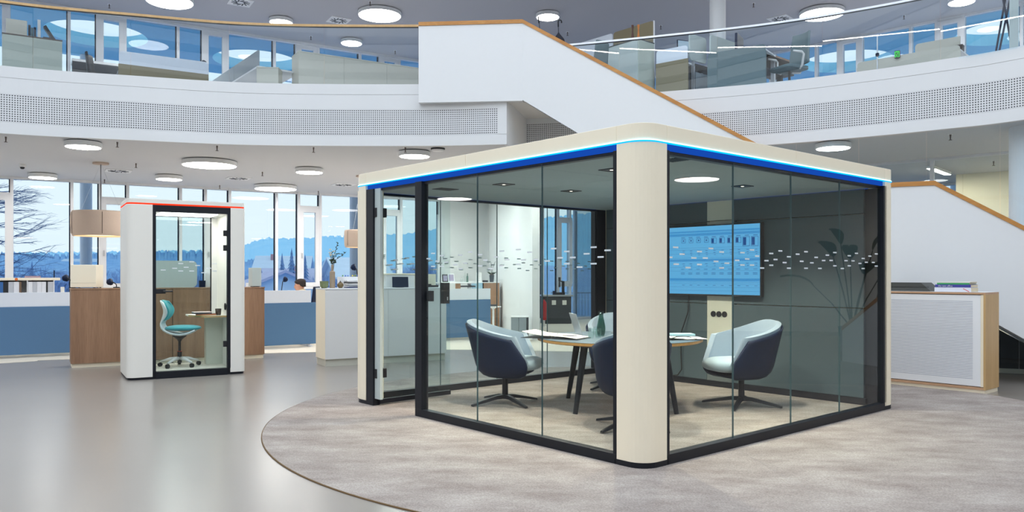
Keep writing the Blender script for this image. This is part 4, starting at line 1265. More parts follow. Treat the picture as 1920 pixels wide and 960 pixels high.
# files and organiser on the left desk
mt0 = frame_at(d0, A31)
def on_desk(m, x, y, z=0.74): return m @ Vector((x, y, z))
t = thing('file_organiser', 'white desk organiser shelf full of files at the far left window', 'organiser', on_desk(mt0, 0.35, 0.3, .741), A31)
MB().box(0, 0.78, 0, 0.3, 0.0, 0.012).build('bottom', 'white', t)
MB().box(0, 0.86, 0, 0.3, 0.455, 0.495).build('top', 'cream', t, bevel=.006)
MB().box(0, 0.78, 0.285, 0.3, 0.012, 0.455).build('back', 'white', t)
for x in (0, 0.4, 0.765): MB().box(x, x + 0.015, 0, 0.285, 0.012, 0.455).build('divider', 'white', t)
fc = [('blue', (52, 104, 166)), ('black', (34, 34, 38)), ('grey', (196, 198, 204)), ('white', (234, 234, 238)), ('brown', (120, 96, 76))]
fm = {n: mat('file_' + n, c, .6) for n, c in fc}
seq = [(0.016, 'blue', .066), (0.084, 'black', .066), (0.152, 'grey', .07), (0.224, 'white', .07), (0.296, 'brown', .03), (0.416, 'white', .058), (0.476, 'grey', .058), (0.536, 'white', .064), (0.602, 'white', .058), (0.662, 'black', .022), (0.686, 'grey', .075)]
words = ['blue file leftmost in the white organiser', 'black file next to the blue one in the organiser', 'pale grey file behind the orange sticker', 'white file left of the brown folder', 'thin brown folder in the middle of the organiser', 'white file right of the brown folder',
         'grey file with a picture on its spine', 'wide white file in the right half of the organiser', 'white file beside the thin black one', 'thin black file near the organiser end', 'grey file rightmost in the organiser']
for (x, c, w_), lb_ in zip(seq, words):
    f = MB().box(0, w_, 0.0, 0.25, 0, 0.42).build('file', fm[c])
    f.location = on_desk(mt0, 0.35 + x + .002, 0.305, .754); f.rotation_euler = (0, 0, A31)
    tag(f, lb_, 'file', 'files in the organiser')
stk = MB().lathe([(0.0, 0), (0.022, 0), (0.022, 0.002)], n=16, mtx=Matrix.Translation((0.26, -0.001, 0.475)) @ Matrix.Rotation(pi / 2, 4, 'X')).build('sticker', mat('orange_sticker', (240, 120, 40), .6), t)
b = MB().box(0, 0.22, 0, 0.16, 0, 0.03).build('flat_book', mat('mauve_book', (168, 146, 160), .6)); b.location = on_desk(mt0, .72, .36, 1.237); b.rotation_euler = (0, 0, A31)
tag(b, 'flat mauve book lying on top of the white organiser', 'book')
b = MB().box(0, 0.015, 0, 0.16, 0, 0.12).build('small_tablet', 'navy'); b.location = on_desk(mt0, 1.12, .38, 1.237); b.rotation_euler = (0, 0, A31)
tag(b, 'small dark tablet standing upright on the organiser top', 'tablet')
b = MB().box(0, 0.05, 0, 0.25, 0, 0.345).build('binder', 'paper'); b.location = on_desk(mt0, 1.22, .33, .741); b.rotation_euler = (0, 0, A31)
tag(b, 'pale binder standing free at the organiser end', 'binder')
b = MB().prism([(0, 0), (0.15, 0), (0.14, 0.1), (0.01, 0.1)], 0, 0.30).build('pen_box', 'black_plastic'); b.location = on_desk(mt0, 1.38, .35, .741); b.rotation_euler = (0, 0, A31)
tag(b, 'tapered black box on the left desk before the window', 'box')
b = MB().box(0, 0.16, 0, 0.1, 0, 0.285).build('paper_tray', 'paper'); b.location = on_desk(mt0, 1.80, .35, .741); b.rotation_euler = (0, 0, A31)
tag(b, 'low pale paper stack right of the black box', 'paper')

# behind the phone booth: rounded screen and small desk things
pz = frame_at(g1, A31)
t = thing('desk_screen', 'pale green rounded privacy screen visible through the phone booth glass', 'screen', pz @ Vector((-0.25, .25, 1.10)), A31)
MB().prism(rrect(0, .62, 0, 0.40, 0.07, 6, (0, 1, 1, 0)), 0, 0.03, Matrix.Rotation(pi / 2, 4, 'X')).build('panel', 'pale_screen', t)
MB().box(0.2, 0.26, -0.08, 0.04, 0, 0.006).build('bracket', 'steel', t)
b = MB(); b.lathe([(0.045, 0), (0.05, 0.10), (0.046, 0.10), (0.04, .01)], n=14); o = b.build('mug', 'navy'); o.location = pz @ Vector((0.44, .2, 1.102)); tag(o, 'dark blue mug beside the rounded green screen', 'mug')
b = MB().box(0, .22, 0, .02, 0, .2).build('monitor', 'offwhite'); b.location = pz @ Vector((0.50, .28, 1.102)); b.rotation_euler = (0, 0, A31); tag(b, 'small white screen on the sideboard behind the booth', 'monitor')
b = MB().box(0, .08, 0, .06, 0, .05).build('tape_box', 'dark_grey'); b.location = pz @ Vector((.78, .2, 1.102)); b.rotation_euler = (0, 0, A31); tag(b, 'tiny grey box at the end behind the booth door', 'box')
p2_ = pz @ Vector((1.16, .12, 1.10))
t = thing('storage_box', 'pale green storage box on the sideboard right of the phone booth', 'box', p2_, A31)
MB().box(0, 0.14, 0, 0.25, 0.01, 0.30).build('body', 'pale_screen', t, bevel=.004)
MB().box(0.02, .12, .02, .2, 0, .01).build('foot', 'black_plastic', t)

# files + lamp on the man's desk
mt1 = frame_at(d1, radians(33))
for k, (x, c) in enumerate(((0.06, 'white'), (0.115, 'grey'), (0.17, 'white'))):
    f = MB().box(0, .05, 0, .25, 0, .40).build('file', fm[c]); f.location = on_desk(mt1, x, .3, .741); f.rotation_euler = (0, 0, radians(33))
    tag(f, ['white file nearest the booth on the desk of the man', 'grey file in the middle of three on the desk of the man', 'white file third in the row on the desk of the man'][k], 'file', 'files on the desk of the man')
desk_lamp('black desk lamp on a tall bent arm left of the man', on_desk(mt1, .62, .3, .741), radians(180), .46, .06)
t = thing('notebook', 'thin white notebook computer seen edge-on left of the man', 'notebook', on_desk(mt1, .72, .35, .741), radians(15))
MB().box(0, .22, 0, .3, 0, .015).build('base', 'steel', t)
MB().cbox((0.24, .15, .13), (.012, .3, .25), ry=radians(12)).build('display', 'white', t)

# ------------------------------------------------------------------ seated man at the desk
skin = mat('skin', (206, 152, 126), 0.55, var=0.04)
hairm = mat('dark_hair', (44, 34, 32), 0.8, var=0.25, scale=60)
shirt = mat('beige_shirt', (190, 172, 138), 0.9, var=0.08, scale=20)
trous = mat('dark_trousers', (50, 54, 66), 0.9)
def skinned(name, verts, edges, radii, m, parent, root=0, sub=2):
    me = bpy.data.meshes.new(name); me.from_pydata(verts, edges, [])
    o = bpy.data.objects.new(name, me); C.objects.link(o); o.parent = parent
    md = o.modifiers.new('skin', 'SKIN'); md.use_smooth_shade = True
    for i, r in enumerate(radii):
        sv = me.skin_vertices[0].data[i]; sv.radius = (r, r) if not isinstance(r, tuple) else r
        sv.use_root = (i == root)
    s = o.modifiers.new('sub', 'SUBSURF'); s.levels = sub; s.render_levels = sub
    me.materials.append(M[m] if isinstance(m, str) else m)
    return o
hd = P(566, 545, 15.0)            # chin height reference
HX, HY = hd.x, hd.y
man = thing('person', 'man with short dark hair in a beige shirt sitting at a desk, facing left', 'person', (HX + 0.02, HY, 0.004), pi)
# local: facing +x after the half turn, so build facing +x
V = [(0, 0, .50), (-.03, 0, .66), (-.02, 0, .82), (0.0, 0, .925), (0.02, 0, .985), (0.035, 0, 1.03),
     (-0.01, .17, .90), (.10, .22, .68), (.31, .16, .765), (-0.01, -.17, .90), (.10, -.22, .68), (.31, -.16, .765),
     (.06, .09, .49), (.42, .11, .50), (.40, .11, .10), (.06, -.09, .49), (.42, -.11, .50), (.40, -.11, .10), (.50, .11, .05), (.50, -.11, .05)]
Ed = [(0, 1), (1, 2), (2, 3), (3, 4), (4, 5), (3, 6), (6, 7), (7, 8), (3, 9), (9, 10), (10, 11), (0, 12), (12, 13), (13, 14), (14, 18), (0, 15), (15, 16), (16, 17), (17, 19)]
Rr = [(.15, .12), (.15, .105), (.17, .11), (.12, .085), .058, .05, .065, .052, .036, .065, .052, .036, .085, .068, .045, .085, .068, .045, .04, .04]
body = skinned('body', V, Ed, Rr, shirt, man)
# forearm + hands
for sgn in (1, -1):
    hv = [(.30, .16 * sgn, .765), (.36, .15 * sgn, .765), (.40, .145 * sgn, .765)]
    he = [(0, 1), (1, 2)]; hr = [.026, .03, .022]
    for f in range(4):
        o = len(hv)
        yy = .145 * sgn + (-.027 + f * .018)
        ln_ = (.055, .065, .06, .048)[f]
        hv += [(.415, yy, .768), (.415 + ln_ * .6, yy, .768), (.415 + ln_, yy, .757)]
        he += [(2, o), (o, o + 1), (o + 1, o + 2)]; hr += [.010, .0085, .008]
    o = len(hv)
    hv += [(.375, .115 * sgn, .76), (.41, .10 * sgn, .757)]; he += [(1, o), (o, o + 1)]; hr += [.011, .009]
    skinned('hand', hv, he, hr, skin, body, 0, 1)
# trousers: over-shell of the legs
tv = [(-.02, 0, .50), (.06, .09, .50), (.42, .11, .51), (.40, .11, .10), (.06, -.09, .50), (.42, -.11, .51), (.40, -.11, .10)]
skinned('trousers', tv, [(0, 1), (1, 2), (2, 3), (0, 4), (4, 5), (5, 6)], [(.165, .13), .095, .076, .055, .095, .076, .055], trous, man)
# head: profile rings, egg with jaw, nose, ears
def head(parent, c):
    N = 28
    rings = [(-0.115, .025, .030, .045), (-.105, .046, .045, .035), (-.08, .074, .058, .020), (-.05, .085, .066, .008), (-.02, .092, .071, 0.0), (.01, .096, .074, -.004), (.04, .100, .076, -.008), (.07, .098, .075, -.010), (.095, .084, .066, -.012), (.112, .056, .045, -.013), (.119, .02, .016, -.013)]
    rows = []
    for z, rx, ry, ox in rings:
        row = []
        for k in range(N):
            a = 2 * pi * k / N
            x = rx * cos(a) + ox; y = ry * sin(a)
            fr = max(0, cos(a)) ** 18
            fe = max(0, cos(a))
            if abs(z + .02) < .001: x += 0.046 * fr            # nose tip
            if abs(z - .01) < .001: x += 0.026 * fr - 0.006 * (max(0, cos(abs(a if a < pi else 2 * pi - a) - .45)) ** 30)
            if abs(z + .05) < .001: x += 0.018 * fr            # lips
            if abs(z - .04) < .001: x += 0.005 * fe ** 6       # brow
            row.append(Vector((x, y, z)))
        rows.append(row)
    b = MB().grid(rows, closed=True)
    b.f.append(list(range(N - 1, -1, -1))); b.f.append(list(range((len(rings) - 1) * N, len(rings) * N)))
    h = b.build('head', skin, parent, smooth=True); h.location = c
    s = h.modifiers.new('s', 'SUBSURF'); s.levels = 1; s.render_levels = 1
    for sg in (1, -1):
        b = MB(); b.lathe([(0.0, -.004), (.022, -.004), (.030, .004), (.022, .010), (.008, .006), (0, .004)], n=14,
                          mtx=Matrix.Translation((-.012, .074 * sg, -.005)) @ Matrix.Rotation(-pi / 2 * sg, 4, 'X') @ Matrix.Rotation(.2, 4, 'Z') @ Matrix.Diagonal((.75, 1.15, 1, 1)))
        b.build('ear', skin, h, smooth=True)
        b = MB(); b.lathe([(0, -.010), (.007, -.007), (.010, 0), (.007, .007), (0, .010)], (.078, .030 * sg, .012), 12); b.build('eye', 'black_plastic', h, smooth=True)
        b = MB(); b.tube([(.088, .014 * sg, .033), (.085, .034 * sg, .036), (.07, .05 * sg, .03)], [.004, .005, .003], 6); b.build('eyebrow', hairm, h, smooth=True)
    b = MB(); b.tube([(.066, -.022, -.058), (.087, 0, -.056), (.066, .022, -.058)], [.003, .0055, .003], 6); b.build('mouth', mat('lips', (170, 100, 92), .5), h, smooth=True)
    # cropped hair cap
    hr_ = [(-.035, .092, .068, -.014, 2.2), (-.01, .097, .073, -.012, 1.85), (.02, .101, .077, -.012, 1.45), (.05, .104, .079, -.011, .85), (.075, .108, .080, -.010, .0), (.10, .092, .070, -.012, 0), (.118, .062, .048, -.014, 0), (.127, .02, .016, -.014, 0)]
    rows = []
    for z, rx, ry, ox, cut in hr_:
        row = []
        for k in range(N + 1):
            a = cut + (2 * pi - 2 * cut) * k / N
            row.append(Vector((rx * cos(a) + ox, ry * sin(a), z)))
        rows.append(row)
    b = MB().grid(rows)
    hh = b.build('hair', hairm, h, smooth=True)
    sd_ = hh.modifiers.new('t', 'SOLIDIFY'); sd_.thickness = 0.012; sd_.offset = 0
    return h
hh = head(man, (.055, 0, 1.125)); hh.rotation_euler = (0, radians(7), radians(-8)); hh.scale = (.98, .96, .96); hh.location = (.055, 0, 1.082)
# his chair
oc = thing('office_chair', 'dark office chair behind the seated man', 'chair', (HX + .02, HY, 0.004), pi)
def office_chair(t, backm, frm):
    MB().prism(rrect(-.22, .24, -.23, .23, .08, 5), .425, .475).build('seat', backm, t, bevel=.012)
    rows = []
    for k in range(9):
        z = .54 + .52 * k / 8
        x = -.25 - .05 * (k / 8) ** 1.5
        hw = .21 - .03 * (k / 8)
        rows.append([Vector((x + .05 * (y / hw) ** 2, y, z)) for y in [hw * (-1 + 2 * j / 8) for j in range(9)]])
    g = MB().grid(rows).build('backrest', backm, t, smooth=True, recalc=False)
    md = g.modifiers.new('t', 'SOLIDIFY'); md.thickness = .035; md.offset = 0
    md = g.modifiers.new('b', 'BEVEL'); md.width = .012; md.segments = 2; md.limit_method = 'ANGLE'
    b = MB(); b.tube([(-.05, 0, .40), (-.22, 0, .42), (-.295, 0, .56), (-.305, 0, .7)], .02, 8); b.build('back_support', frm, t, smooth=True)
    for sg in (1, -1):
        b = MB(); b.tube([(-.02, .2 * sg, .42), (0.0, .27 * sg, .46), (-.02, .28 * sg, .63), (.02, .28 * sg, .66), (.18, .27 * sg, .66)], [.016, .018, .018, .02, .016], 8); b.build('armrest', frm, t, smooth=True)
    b = MB(); b.lathe([(.028, .08), (.028, .25), (.02, .25), (.02, .42)], n=14); b.build('column', 'black_plastic', t)
    for k in range(5):
        a = 2 * pi * k / 5
        b = MB(); b.tube([(0, 0, .10), (.15 * cos(a), .15 * sin(a), .095), (.30 * cos(a), .30 * sin(a), .065)], [.026, .02, .014], 8); ar = b.build('base_arm', frm, t, smooth=True)
        b = MB(); b.tube([(.3 * cos(a) - .02 * sin(a), .3 * sin(a) + .02 * cos(a), .028), (.3 * cos(a) + .02 * sin(a), .3 * sin(a) - .02 * cos(a), .028)], .028, 12); b.build('castor', 'black_plastic', ar)
office_chair(oc, 'navy', 'steel')

# ------------------------------------------------------------------ things on the white sideboard
mt2 = frame_at(g2, radians(29.5))
def on_sb(x, y): return mt2 @ Vector((x, y, 1.101))
stone = mat('speckled_stone', (176, 158, 138), .8, c2=(150, 132, 112), scale=90)
t = thing('vase', 'tall speckled stone vase with narrow neck holding flowers', 'vase', on_sb(0.16, .20))
b = MB(); b.lathe([(0.0, 0), (.036, 0), (.039, .01), (.038, .225), (.036, .235), (.018, .245), (.0165, .32), (.0165, .335), (.013, .335), (.013, .25), (0, .24)], n=24); b.build('body', stone, t)
fl = thing('flower_bunch', 'white flowers and dark leafy twigs standing in the stone vase', 'flowers', on_sb(.16, .20) + Vector((0, 0, .33)))
leafm = mat('dark_leaf', (46, 66, 42), .6, var=.2); stemm = mat('stem_brown', (70, 72, 56), .7); petm = mat('white_petal', (236, 230, 214), .7, var=.04)
def leaf(b, p, d, l, w):
    d = Vector(d).normalized(); s_ = d.cross(Vector((0.3, -1, .2))).normalized(); nn = d.cross(s_)
    pts = [p, p + d * l * .35 + s_ * w, p + d * l, p + d * l * .35 - s_ * w, p + d * l * .4 + nn * w * .35]
    b.add(pts, [(0, 1, 4), (1, 2, 4), (2, 3, 4), (3, 0, 4)])
random.seed(11)
twigs = [((0, 0, -.2), (.01, 0, .08), (-.01, 0, .2)), ((0, 0, -.2), (.02, 0, .1), (.06, 0, .25), (.075, .01, .33)), ((0, 0, -.2), (.03, 0, .06), (.13, -.01, .13), (.20, -.01, .19)), ((0, 0, -.2), (-.01, .01, .06), (-.045, 0, .17)), ((0, 0, -.2), (.01, .0, .05), (.05, .01, .15), (.10, .02, .165))]
for tw in twigs:
    b = MB(); b.tube(tw, [.003] * len(tw), 5); b.build('twig', stemm, fl)
    p_ = [Vector(q) for q in tw[1:]]
    for a_, c_ in zip(p_[:-1], p_[1:]):
        for k in range(5):
            w_ = k / 5
            q = a_.lerp(c_, w_)
            lb2 = MB(); leaf(lb2, q, (random.uniform(-1, 1), random.uniform(-.6, .6), random.uniform(-.1, 1)), random.uniform(.025, .04), .008); lb2.build('leaf', leafm, fl)
for k in range(9):
    lb2 = MB(); q = Vector((random.uniform(-.02, .02), random.uniform(-.02, .02), random.uniform(0, .1))); leaf(lb2, q, (random.uniform(-1, 1), random.uniform(-1, .3), random.uniform(-.6, .3)), random.uniform(.035, .05), .018); lb2.build('leaf', leafm, fl)
for k in range(7):
    c_ = Vector((random.uniform(-.06, .03), random.uniform(-.03, .02), random.uniform(.13, .22)))
    b = MB()
    for j in range(7):
        a = j * 0.9 + k
        leaf(b, c_, (cos(a), sin(a) * .8, .5), .022, .009)
    b.lathe([(0, -.008), (.009, 0), (0, .009)], c_, 8)
    b.build('blossom', petm, fl)
t = thing('planter', 'square mossy green stone planter left of the tall vase', 'planter', on_sb(0.03, .16))
b = MB(); b.lathe([(0, 0), (.043, 0), (.043, .012), (.058, .018), (.064, .10), (.056, .10), (.05, .03), (0, .03)], n=8); b.build('pot', mat('moss_stone', (92, 108, 72), .9, c2=(150, 158, 118), scale=60), t)
t = thing('round_pot', 'small round brown pot with a lid right of the tall vase', 'pot', on_sb(0.265, .16))
b = MB(); b.lathe([(0, 0), (.025, 0), (.046, .03), (.046, .052), (.026, .078), (.012, .084)], n=20); b.build('body', mat('brown_glaze', (92, 72, 48), .3, c2=(122, 104, 60), scale=30), t, smooth=True)
b = MB(); b.lathe([(.014, .084), (.016, .088), (.006, .092), (.004, .105), (0, .106)], n=14); b.build('lid', 'brown_top', t)
mags = [('dark blue magazine at the bottom of the stack', (40, 52, 96)), ('white magazine second from the bottom of the stack', (232, 232, 234)), ('grey magazine third from the bottom of the stack', (150, 154, 160)), ('white magazine in the middle of the stack', (236, 234, 230)), ('black magazine above the middle of the stack', (50, 50, 56)), ('pale magazine near the top of the stack', (222, 222, 226)), ('white magazine topmost on the stack', (240, 240, 240))]
for k, (lb_, c_) in enumerate(mags):
    o = MB().box(0, .26 - .01 * (k % 3), 0, .2, 0, .0155).build('magazine', mat('magazine_%d' % k, c_, .5)); o.location = on_sb(.36 + .012 * ((k * 7) % 3), .14 + .01 * (k % 2)) + Vector((0, 0, .016 * k)); o.rotation_euler = (0, 0, radians(29.5) + .05 * ((k * 5) % 3 - 1))
    tag(o, lb_ + ' beside the round pot', 'magazine', 'magazines on the white sideboard')
t = thing('flower_tray', 'white tray of small yellow and blue flowers on the sideboard behind the magazines', 'tray', on_sb(.50, .37), radians(29.5))
MB().box(-.2, .2, -.05, .05, 0, .16).build('tray', 'white', t)
for k in range(12):
    c_ = Vector((random.uniform(-.15, .18), random.uniform(-.04, .04), .175))
    b = MB().lathe([(0, -.014), (.013, 0), (0, .014)], c_, 6); b.build('blossom', mat('blossom_%d' % k, [(236, 210, 90), (240, 238, 220), (90, 110, 190), (90, 140, 70)][k % 4], .7), t)
desk_lamp('white desk lamp leaning from the sideboard behind the pod column', on_sb(.62, .45), radians(0), .30, .05)
# behind the door glass
t = thing('printer', 'cream desktop cabinet with white top seen through the pod door', 'cabinet', on_sb(0.98, .25), radians(29.5))
MB().box(0, .58, 0, .22, 0, .19).build('body', 'offwhite', t, bevel=.006)
MB().box(-.1, .6, -.01, .23, .19, .21).build('top', 'cream', t, bevel=.004)
t = thing('tablet_display', 'dark blue display leaning on the white sideboard seen through the door', 'display', on_sb(1.03, .10), radians(20))
MB().cbox((.12, 0, .082), (.24, .015, .155), rx=radians(-8)).build('panel', 'navy', t, bevel=.003)
MB().box(.06, .18, .02, .1, 0, .01).build('stand', 'black_plastic', t)
t = thing('telephone', 'low black desk telephone on the white sideboard behind the glass', 'telephone', on_sb(1.62, .12), radians(29.5))
MB().box(0, .16, 0, .14, 0, .03).build('base', 'black_plastic', t); MB().box(0, .045, 0, .15, .03, .05).build('handset', 'black_plastic', t)
t = thing('storage_box', 'cream storage box behind the black telephone', 'box', on_sb(1.44, .25), radians(29.5))
MB().box(0, .36, 0, .2, 0, .20).build('body', 'cream', t, bevel=.004)
MB().box(0.02, .12, -.004, 0, .03, .13).build('grey_label', 'grey_panel', t)
# ================================================================== TAMBOUR CABINET AT THE RIGHT
kp = G(1848, 740)
mk = frame_at(kp, A_POD)
t = thing('tambour_cabinet', 'oak cabinet with white slotted sliding shutter standing by the stair wall', 'cabinet', kp, A_POD)
KL, KD, KH = 1.24, 0.41, 1.10
MB().box(0.0, KD, 0, 0.022, 0.045, KH - 0.022).build('side_panel', 'oak_light', t, bevel=.001)
MB().box(0.0, KD, KL - .022, KL, 0.045, KH - 0.022).build('side_panel', 'oak_light', t, bevel=.001)
MB().box(0.0, KD, 0.0, KL, KH - 0.022, KH).build('top', 'oak_pink', t, bevel=.001)
MB().box(-0.001, KD + .001, -0.001, KL, KH, KH + .0015).build('top_laminate', 'white', t)
MB().box(0.0, KD, .022, KL - .022, 0.045, 0.07).build('bottom_panel', 'oak_pink', t)
MB().box(0.012, KD - .01, 0.01, KL - .01, 0, 0.045).build('plinth', 'cream', t)
MB().box(KD - .02, KD - .005, .022, KL - .022, .07, KH - .022).build('back_panel', 'white', t)
MB().box(0.006, 0.03, 0.022, 0.05, 0.075, KH - .028).build('guide_rail', 'cream', t)
sh_ = MB().box(0.010, 0.026, 0.052, KL - 0.03, 0.078, KH - .03).build('shutter', mat('shutter_white', (244, 245, 248), .5, var=.01), t)
b = MB()
for k in range(47):
    z = 0.155 + k * 0.0183
    b.box(0.0085, 0.0098, 0.13, KL - 0.115, z, z + 0.0052)
tag(b.build('shutter_slots', mat('slot_shadow', (172, 176, 192), .7), sh_), kind='stuff')
MB().lathe([(0, 0), (.011, 0), (.011, .006), (0, .008)], n=14, mtx=Matrix.Translation((0.009, KL - 0.075, 0.585)) @ Matrix.Rotation(-pi / 2, 4, 'Y')).build('lock', 'black', sh_)
ck = thing('flat_case', 'dark grey flat case with a sloping end lying on the oak cabinet', 'case', mk @ Vector((.06, .58, KH + .002)), A_POD)
cs = [(0, 0), (0.55, 0), (0.55, 0.098), (0.11, 0.098)]
b = MB(); n_ = 4
vs = [(0.0, y, z) for y, z in cs] + [(0.30, y, z) for y, z in cs]
b.add(vs, [(0, 1, 2, 3), (7, 6, 5, 4), (0, 4, 5, 1), (1, 5, 6, 2), (2, 6, 7, 3), (3, 7, 4, 0)]); b.build('body', mat('case_grey', (74, 76, 74), .55, var=.12, scale=25, stretch=(1, .2, 3)), ck)
MB().box(-.002, 0, .02, .54, .045, .049).build('seam', 'black', ck)
bk = [('white thick book lowest in the stack on the oak cabinet', .38, .048, (226, 228, 238), 0.0), ('violet-blue book with white spine lettering in the stack on the oak cabinet', .37, .031, (70, 72, 158), .004), ('green book above the violet one on the oak cabinet', .335, .018, (74, 178, 110), .02), ('thin white book topmost on the oak cabinet', .36, .014, (232, 230, 224), .012)]
z = KH + .002
for k, (lb_, w_, h_, c_, dx) in enumerate(bk):
    t = thing('book', lb_, 'book', mk @ Vector((.05 + dx * .3, .16 + dx, z)), A_POD, group='books on the oak cabinet')
    MB().box(0.0, .21, 0, w_, 0, h_).build('cover', mat('book_cover_%d' % k, c_, .5), t, bevel=.001)
    MB().box(0.004, .206, -0.0015, 0.0, .003, h_ - .003).build('pages', mat('book_pages_%d' % k, (222, 208, 180), .8), t)
    if k == 1:
        cu = bpy.data.curves.new('spine_text', 'FONT'); cu.body = 'the new office'; cu.size = 0.026; cu.extrude = 0.0004; cu.align_x = 'LEFT'; cu.align_y = 'CENTER'
        to = bpy.data.objects.new('spine_text', cu); C.objects.link(to)
        me_ = bpy.data.meshes.new_from_object(to.evaluated_get(bpy.context.evaluated_depsgraph_get()))
        bpy.data.objects.remove(to)
        to = bpy.data.objects.new('spine_lettering', me_); C.objects.link(to); to.parent = t
        to.matrix_local = Matrix.Translation((-.0025, w_ - .035, h_ / 2)) @ Matrix(((0, 0, -1, 0), (-1, 0, 0, 0), (0, 1, 0, 0), (0, 0, 0, 1)))
        me_.materials.clear(); me_.materials.append(M['white']); tag(to, kind='stuff')
    if k == 0:
        MB().cbox((-.001, .05, .02), (.001, .07, .006), rx=.5).build('red_mark', mat('red_print', (210, 50, 40), .6), t)
    z += h_ + .0008

# ================================================================== THINGS ON THE MEETING TABLE
ZTB = 0.0085 + TZ - 0.008 + .001
p = P(1042, 630, 7.62)
bd = thing('ring_binder', 'open ring binder with white sheets on the left edge of the meeting table', 'binder', (p.x, p.y, ZTB), radians(-28))
MB().box(-.30, -.02, -.16, .16, 0.0, .004).build('cover', 'dark_grey', bd)
MB().box(.02, .30, -.16, .16, 0, .004).build('cover', 'dark_grey', bd)
MB().box(-.02, .02, -.16, .16, 0, .003).build('spine', 'dark_grey', bd)
def curled(x0, x1, y0, y1, z0, lift, n=8):
    rows = []
    for i in range(n + 1):
        w_ = i / n
        rows.append([Vector((x0 + (x1 - x0) * w_, y, z0 + lift * w_ ** 2)) for y in (y0, y1)])
    rr = rows + [[v - Vector((0, 0, .003)) for v in r] for r in reversed(rows)]
    return MB().grid(rr)
curled(-.01, -.29, -.15, .15, .03, .035).build('sheet_block', 'paper', bd)
curled(.01, .28, -.15, .15, .03, -.018).build('sheet_block', 'paper', bd)
for y in (-.06, .06):
    b = MB(); b.tube([(-.02 * cos(a) , y, .006 + .034 * sin(a)) for a in [pi * k / 8 for k in range(9)]], .0022, 6); b.build('ring', 'steel', bd)
MB().box(.10, .24, -.06, -.04, .028, .033).build('pen', 'dark_grey', bd)
p = P(1086, 625, 7.95)
lp = thing('notebook', 'slim silver notebook computer seen from the side on the meeting table', 'notebook', (p.x, p.y, ZTB), radians(8))
MB().box(-.23, 0, -.16, .16, 0, .012).build('base', 'steel', lp, bevel=.003)
MB().cbox((-.035, 0, .115), (.007, .32, .22), ry=radians(-18)).build('display', 'steel', lp, bevel=.002)
def tumbler(label, u, v, Y, r=.030, h=.092):
    q = P(u, v, Y)
    t = thing('drinking_glass', label, 'glass', (q.x, q.y, ZTB), group='glasses on the meeting table')
    b = MB(); b.lathe([(0, 0), (r * .75, 0), (r * .85, .006), (r, h * .5), (r * .97, h), (r * .92, h), (r * .93, h * .5), (r * .75, .012), (0, .012)], n=20); b.build('vessel', 'clear', t, smooth=True)
    return t
tumbler('clear tumbler standing left of the other one on the meeting table', 1108, 631, 7.55)
tumbler('clear tumbler right before the green bottle', 1121.5, 631, 7.6)
tumbler('clear tumbler half hidden between the other glasses', 1117, 627, 7.85)
q = P(1127, 628, 7.86)
bo = thing('bottle', 'green glass carafe with narrow neck on the meeting table', 'bottle', (q.x, q.y, ZTB))
b = MB(); b.lathe([(0, 0), (.030, 0), (.036, .01), (.044, .05), (.043, .09), (.034, .14), (.025, .18), (.0225, .20), (.0235, .245), (.0205, .245), (.0195, .20), (.03, .14), (.039, .09), (.04, .05), (.03, .012), (0, .012)], n=24); b.build('vessel', 'green_glass', bo, smooth=True)
q = P(1282, 634, 7.5)
mg = thing('magazine', 'open magazine with one page curling on the right edge of the meeting table', 'magazine', (q.x - .03, q.y, ZTB), radians(10))
curled(0, .22, -.13, .13, .006, .0).build('page_block', 'paper', mg)
curled(.0, -.22, -.13, .13, .012, .022).build('page_block', 'paper', mg)
rows = []
for i in range(11):
    a = i / 10
    rows.append([Vector((-.17 + .36 * a, y, .005 + .045 * sin(pi * min(1, a * 1.25)) ** 1.0 * (1 - a * .6))) for y in (-.145, -.128)])
g = MB().grid(rows).build('curling_cover', 'black_plastic', mg); md = g.modifiers.new('t', 'SOLIDIFY'); md.thickness = .004
q = P(1284, 631, 7.85)
o = MB().box(0, .23, 0, .16, 0, .018).build('slim_book', mat('pale_blue_book', (170, 208, 222), .6)); o.location = (q.x - .12, q.y, ZTB); o.rotation_euler = (0, 0, radians(5)); tag(o, 'slim pale blue book lying behind the open magazine', 'book')
o = MB().box(0, .34, 0, .22, 0, .012).build('closed_notebook', 'steel'); o.location = (TCX + .12, TCY + .3, ZTB); o.rotation_euler = (0, 0, radians(40)); tag(o, 'closed grey notebook before the far tub chair, right of the bottle', 'notebook')

# ================================================================== FAR OFFICE SEEN THROUGH THE POD
wb_ = thing('waste_cabinet', 'low grey metal waste cabinet with an open flap against the white wall', 'cabinet', (-0.02, 15.30, 0.002), radians(-4))
MB().box(0, .15, 0, .3, 0, .46).build('body', 'grey_panel', wb_, bevel=.003)
MB().box(.155, .30, 0.0, .3, 0, .46).build('body', 'grey_panel', wb_, bevel=.003)
MB().box(-.005, .335, -.005, .31, .46, .475).build('lid', 'white', wb_)
MB().box(.305, .33, .0, .3, .02, .46).build('flap', 'dark_grey', wb_)
q = P(925, 616, 18.6)
ps = thing('pedestal_table', 'small white pedestal table in front of the wooden locker', 'table', (q.x, q.y, 0.004))
MB().lathe([(0, 0), (.15, 0), (.15, .012), (.04, .03), (.026, .06), (.024, .47), (.05, .5)], n=28).build('foot_and_stem', 'white', ps)
MB().lathe([(.06, .50), (.185, .525), (.185, .54), (0, .54)], n=28).build('top', 'white', ps)
o = MB().box(-.07, .07, -.04, .04, 0, .045).build('binoculars', 'dark_grey'); o.location = (q.x, q.y, .5455); tag(o, 'dark little device lying on the white pedestal table', 'device')
q = P(907, 614.5, 18.9); q.z = 0.004
lk = thing('locker', 'tall sideboard with pale blue front and wooden side beside the white wall', 'cabinet', q, radians(8))
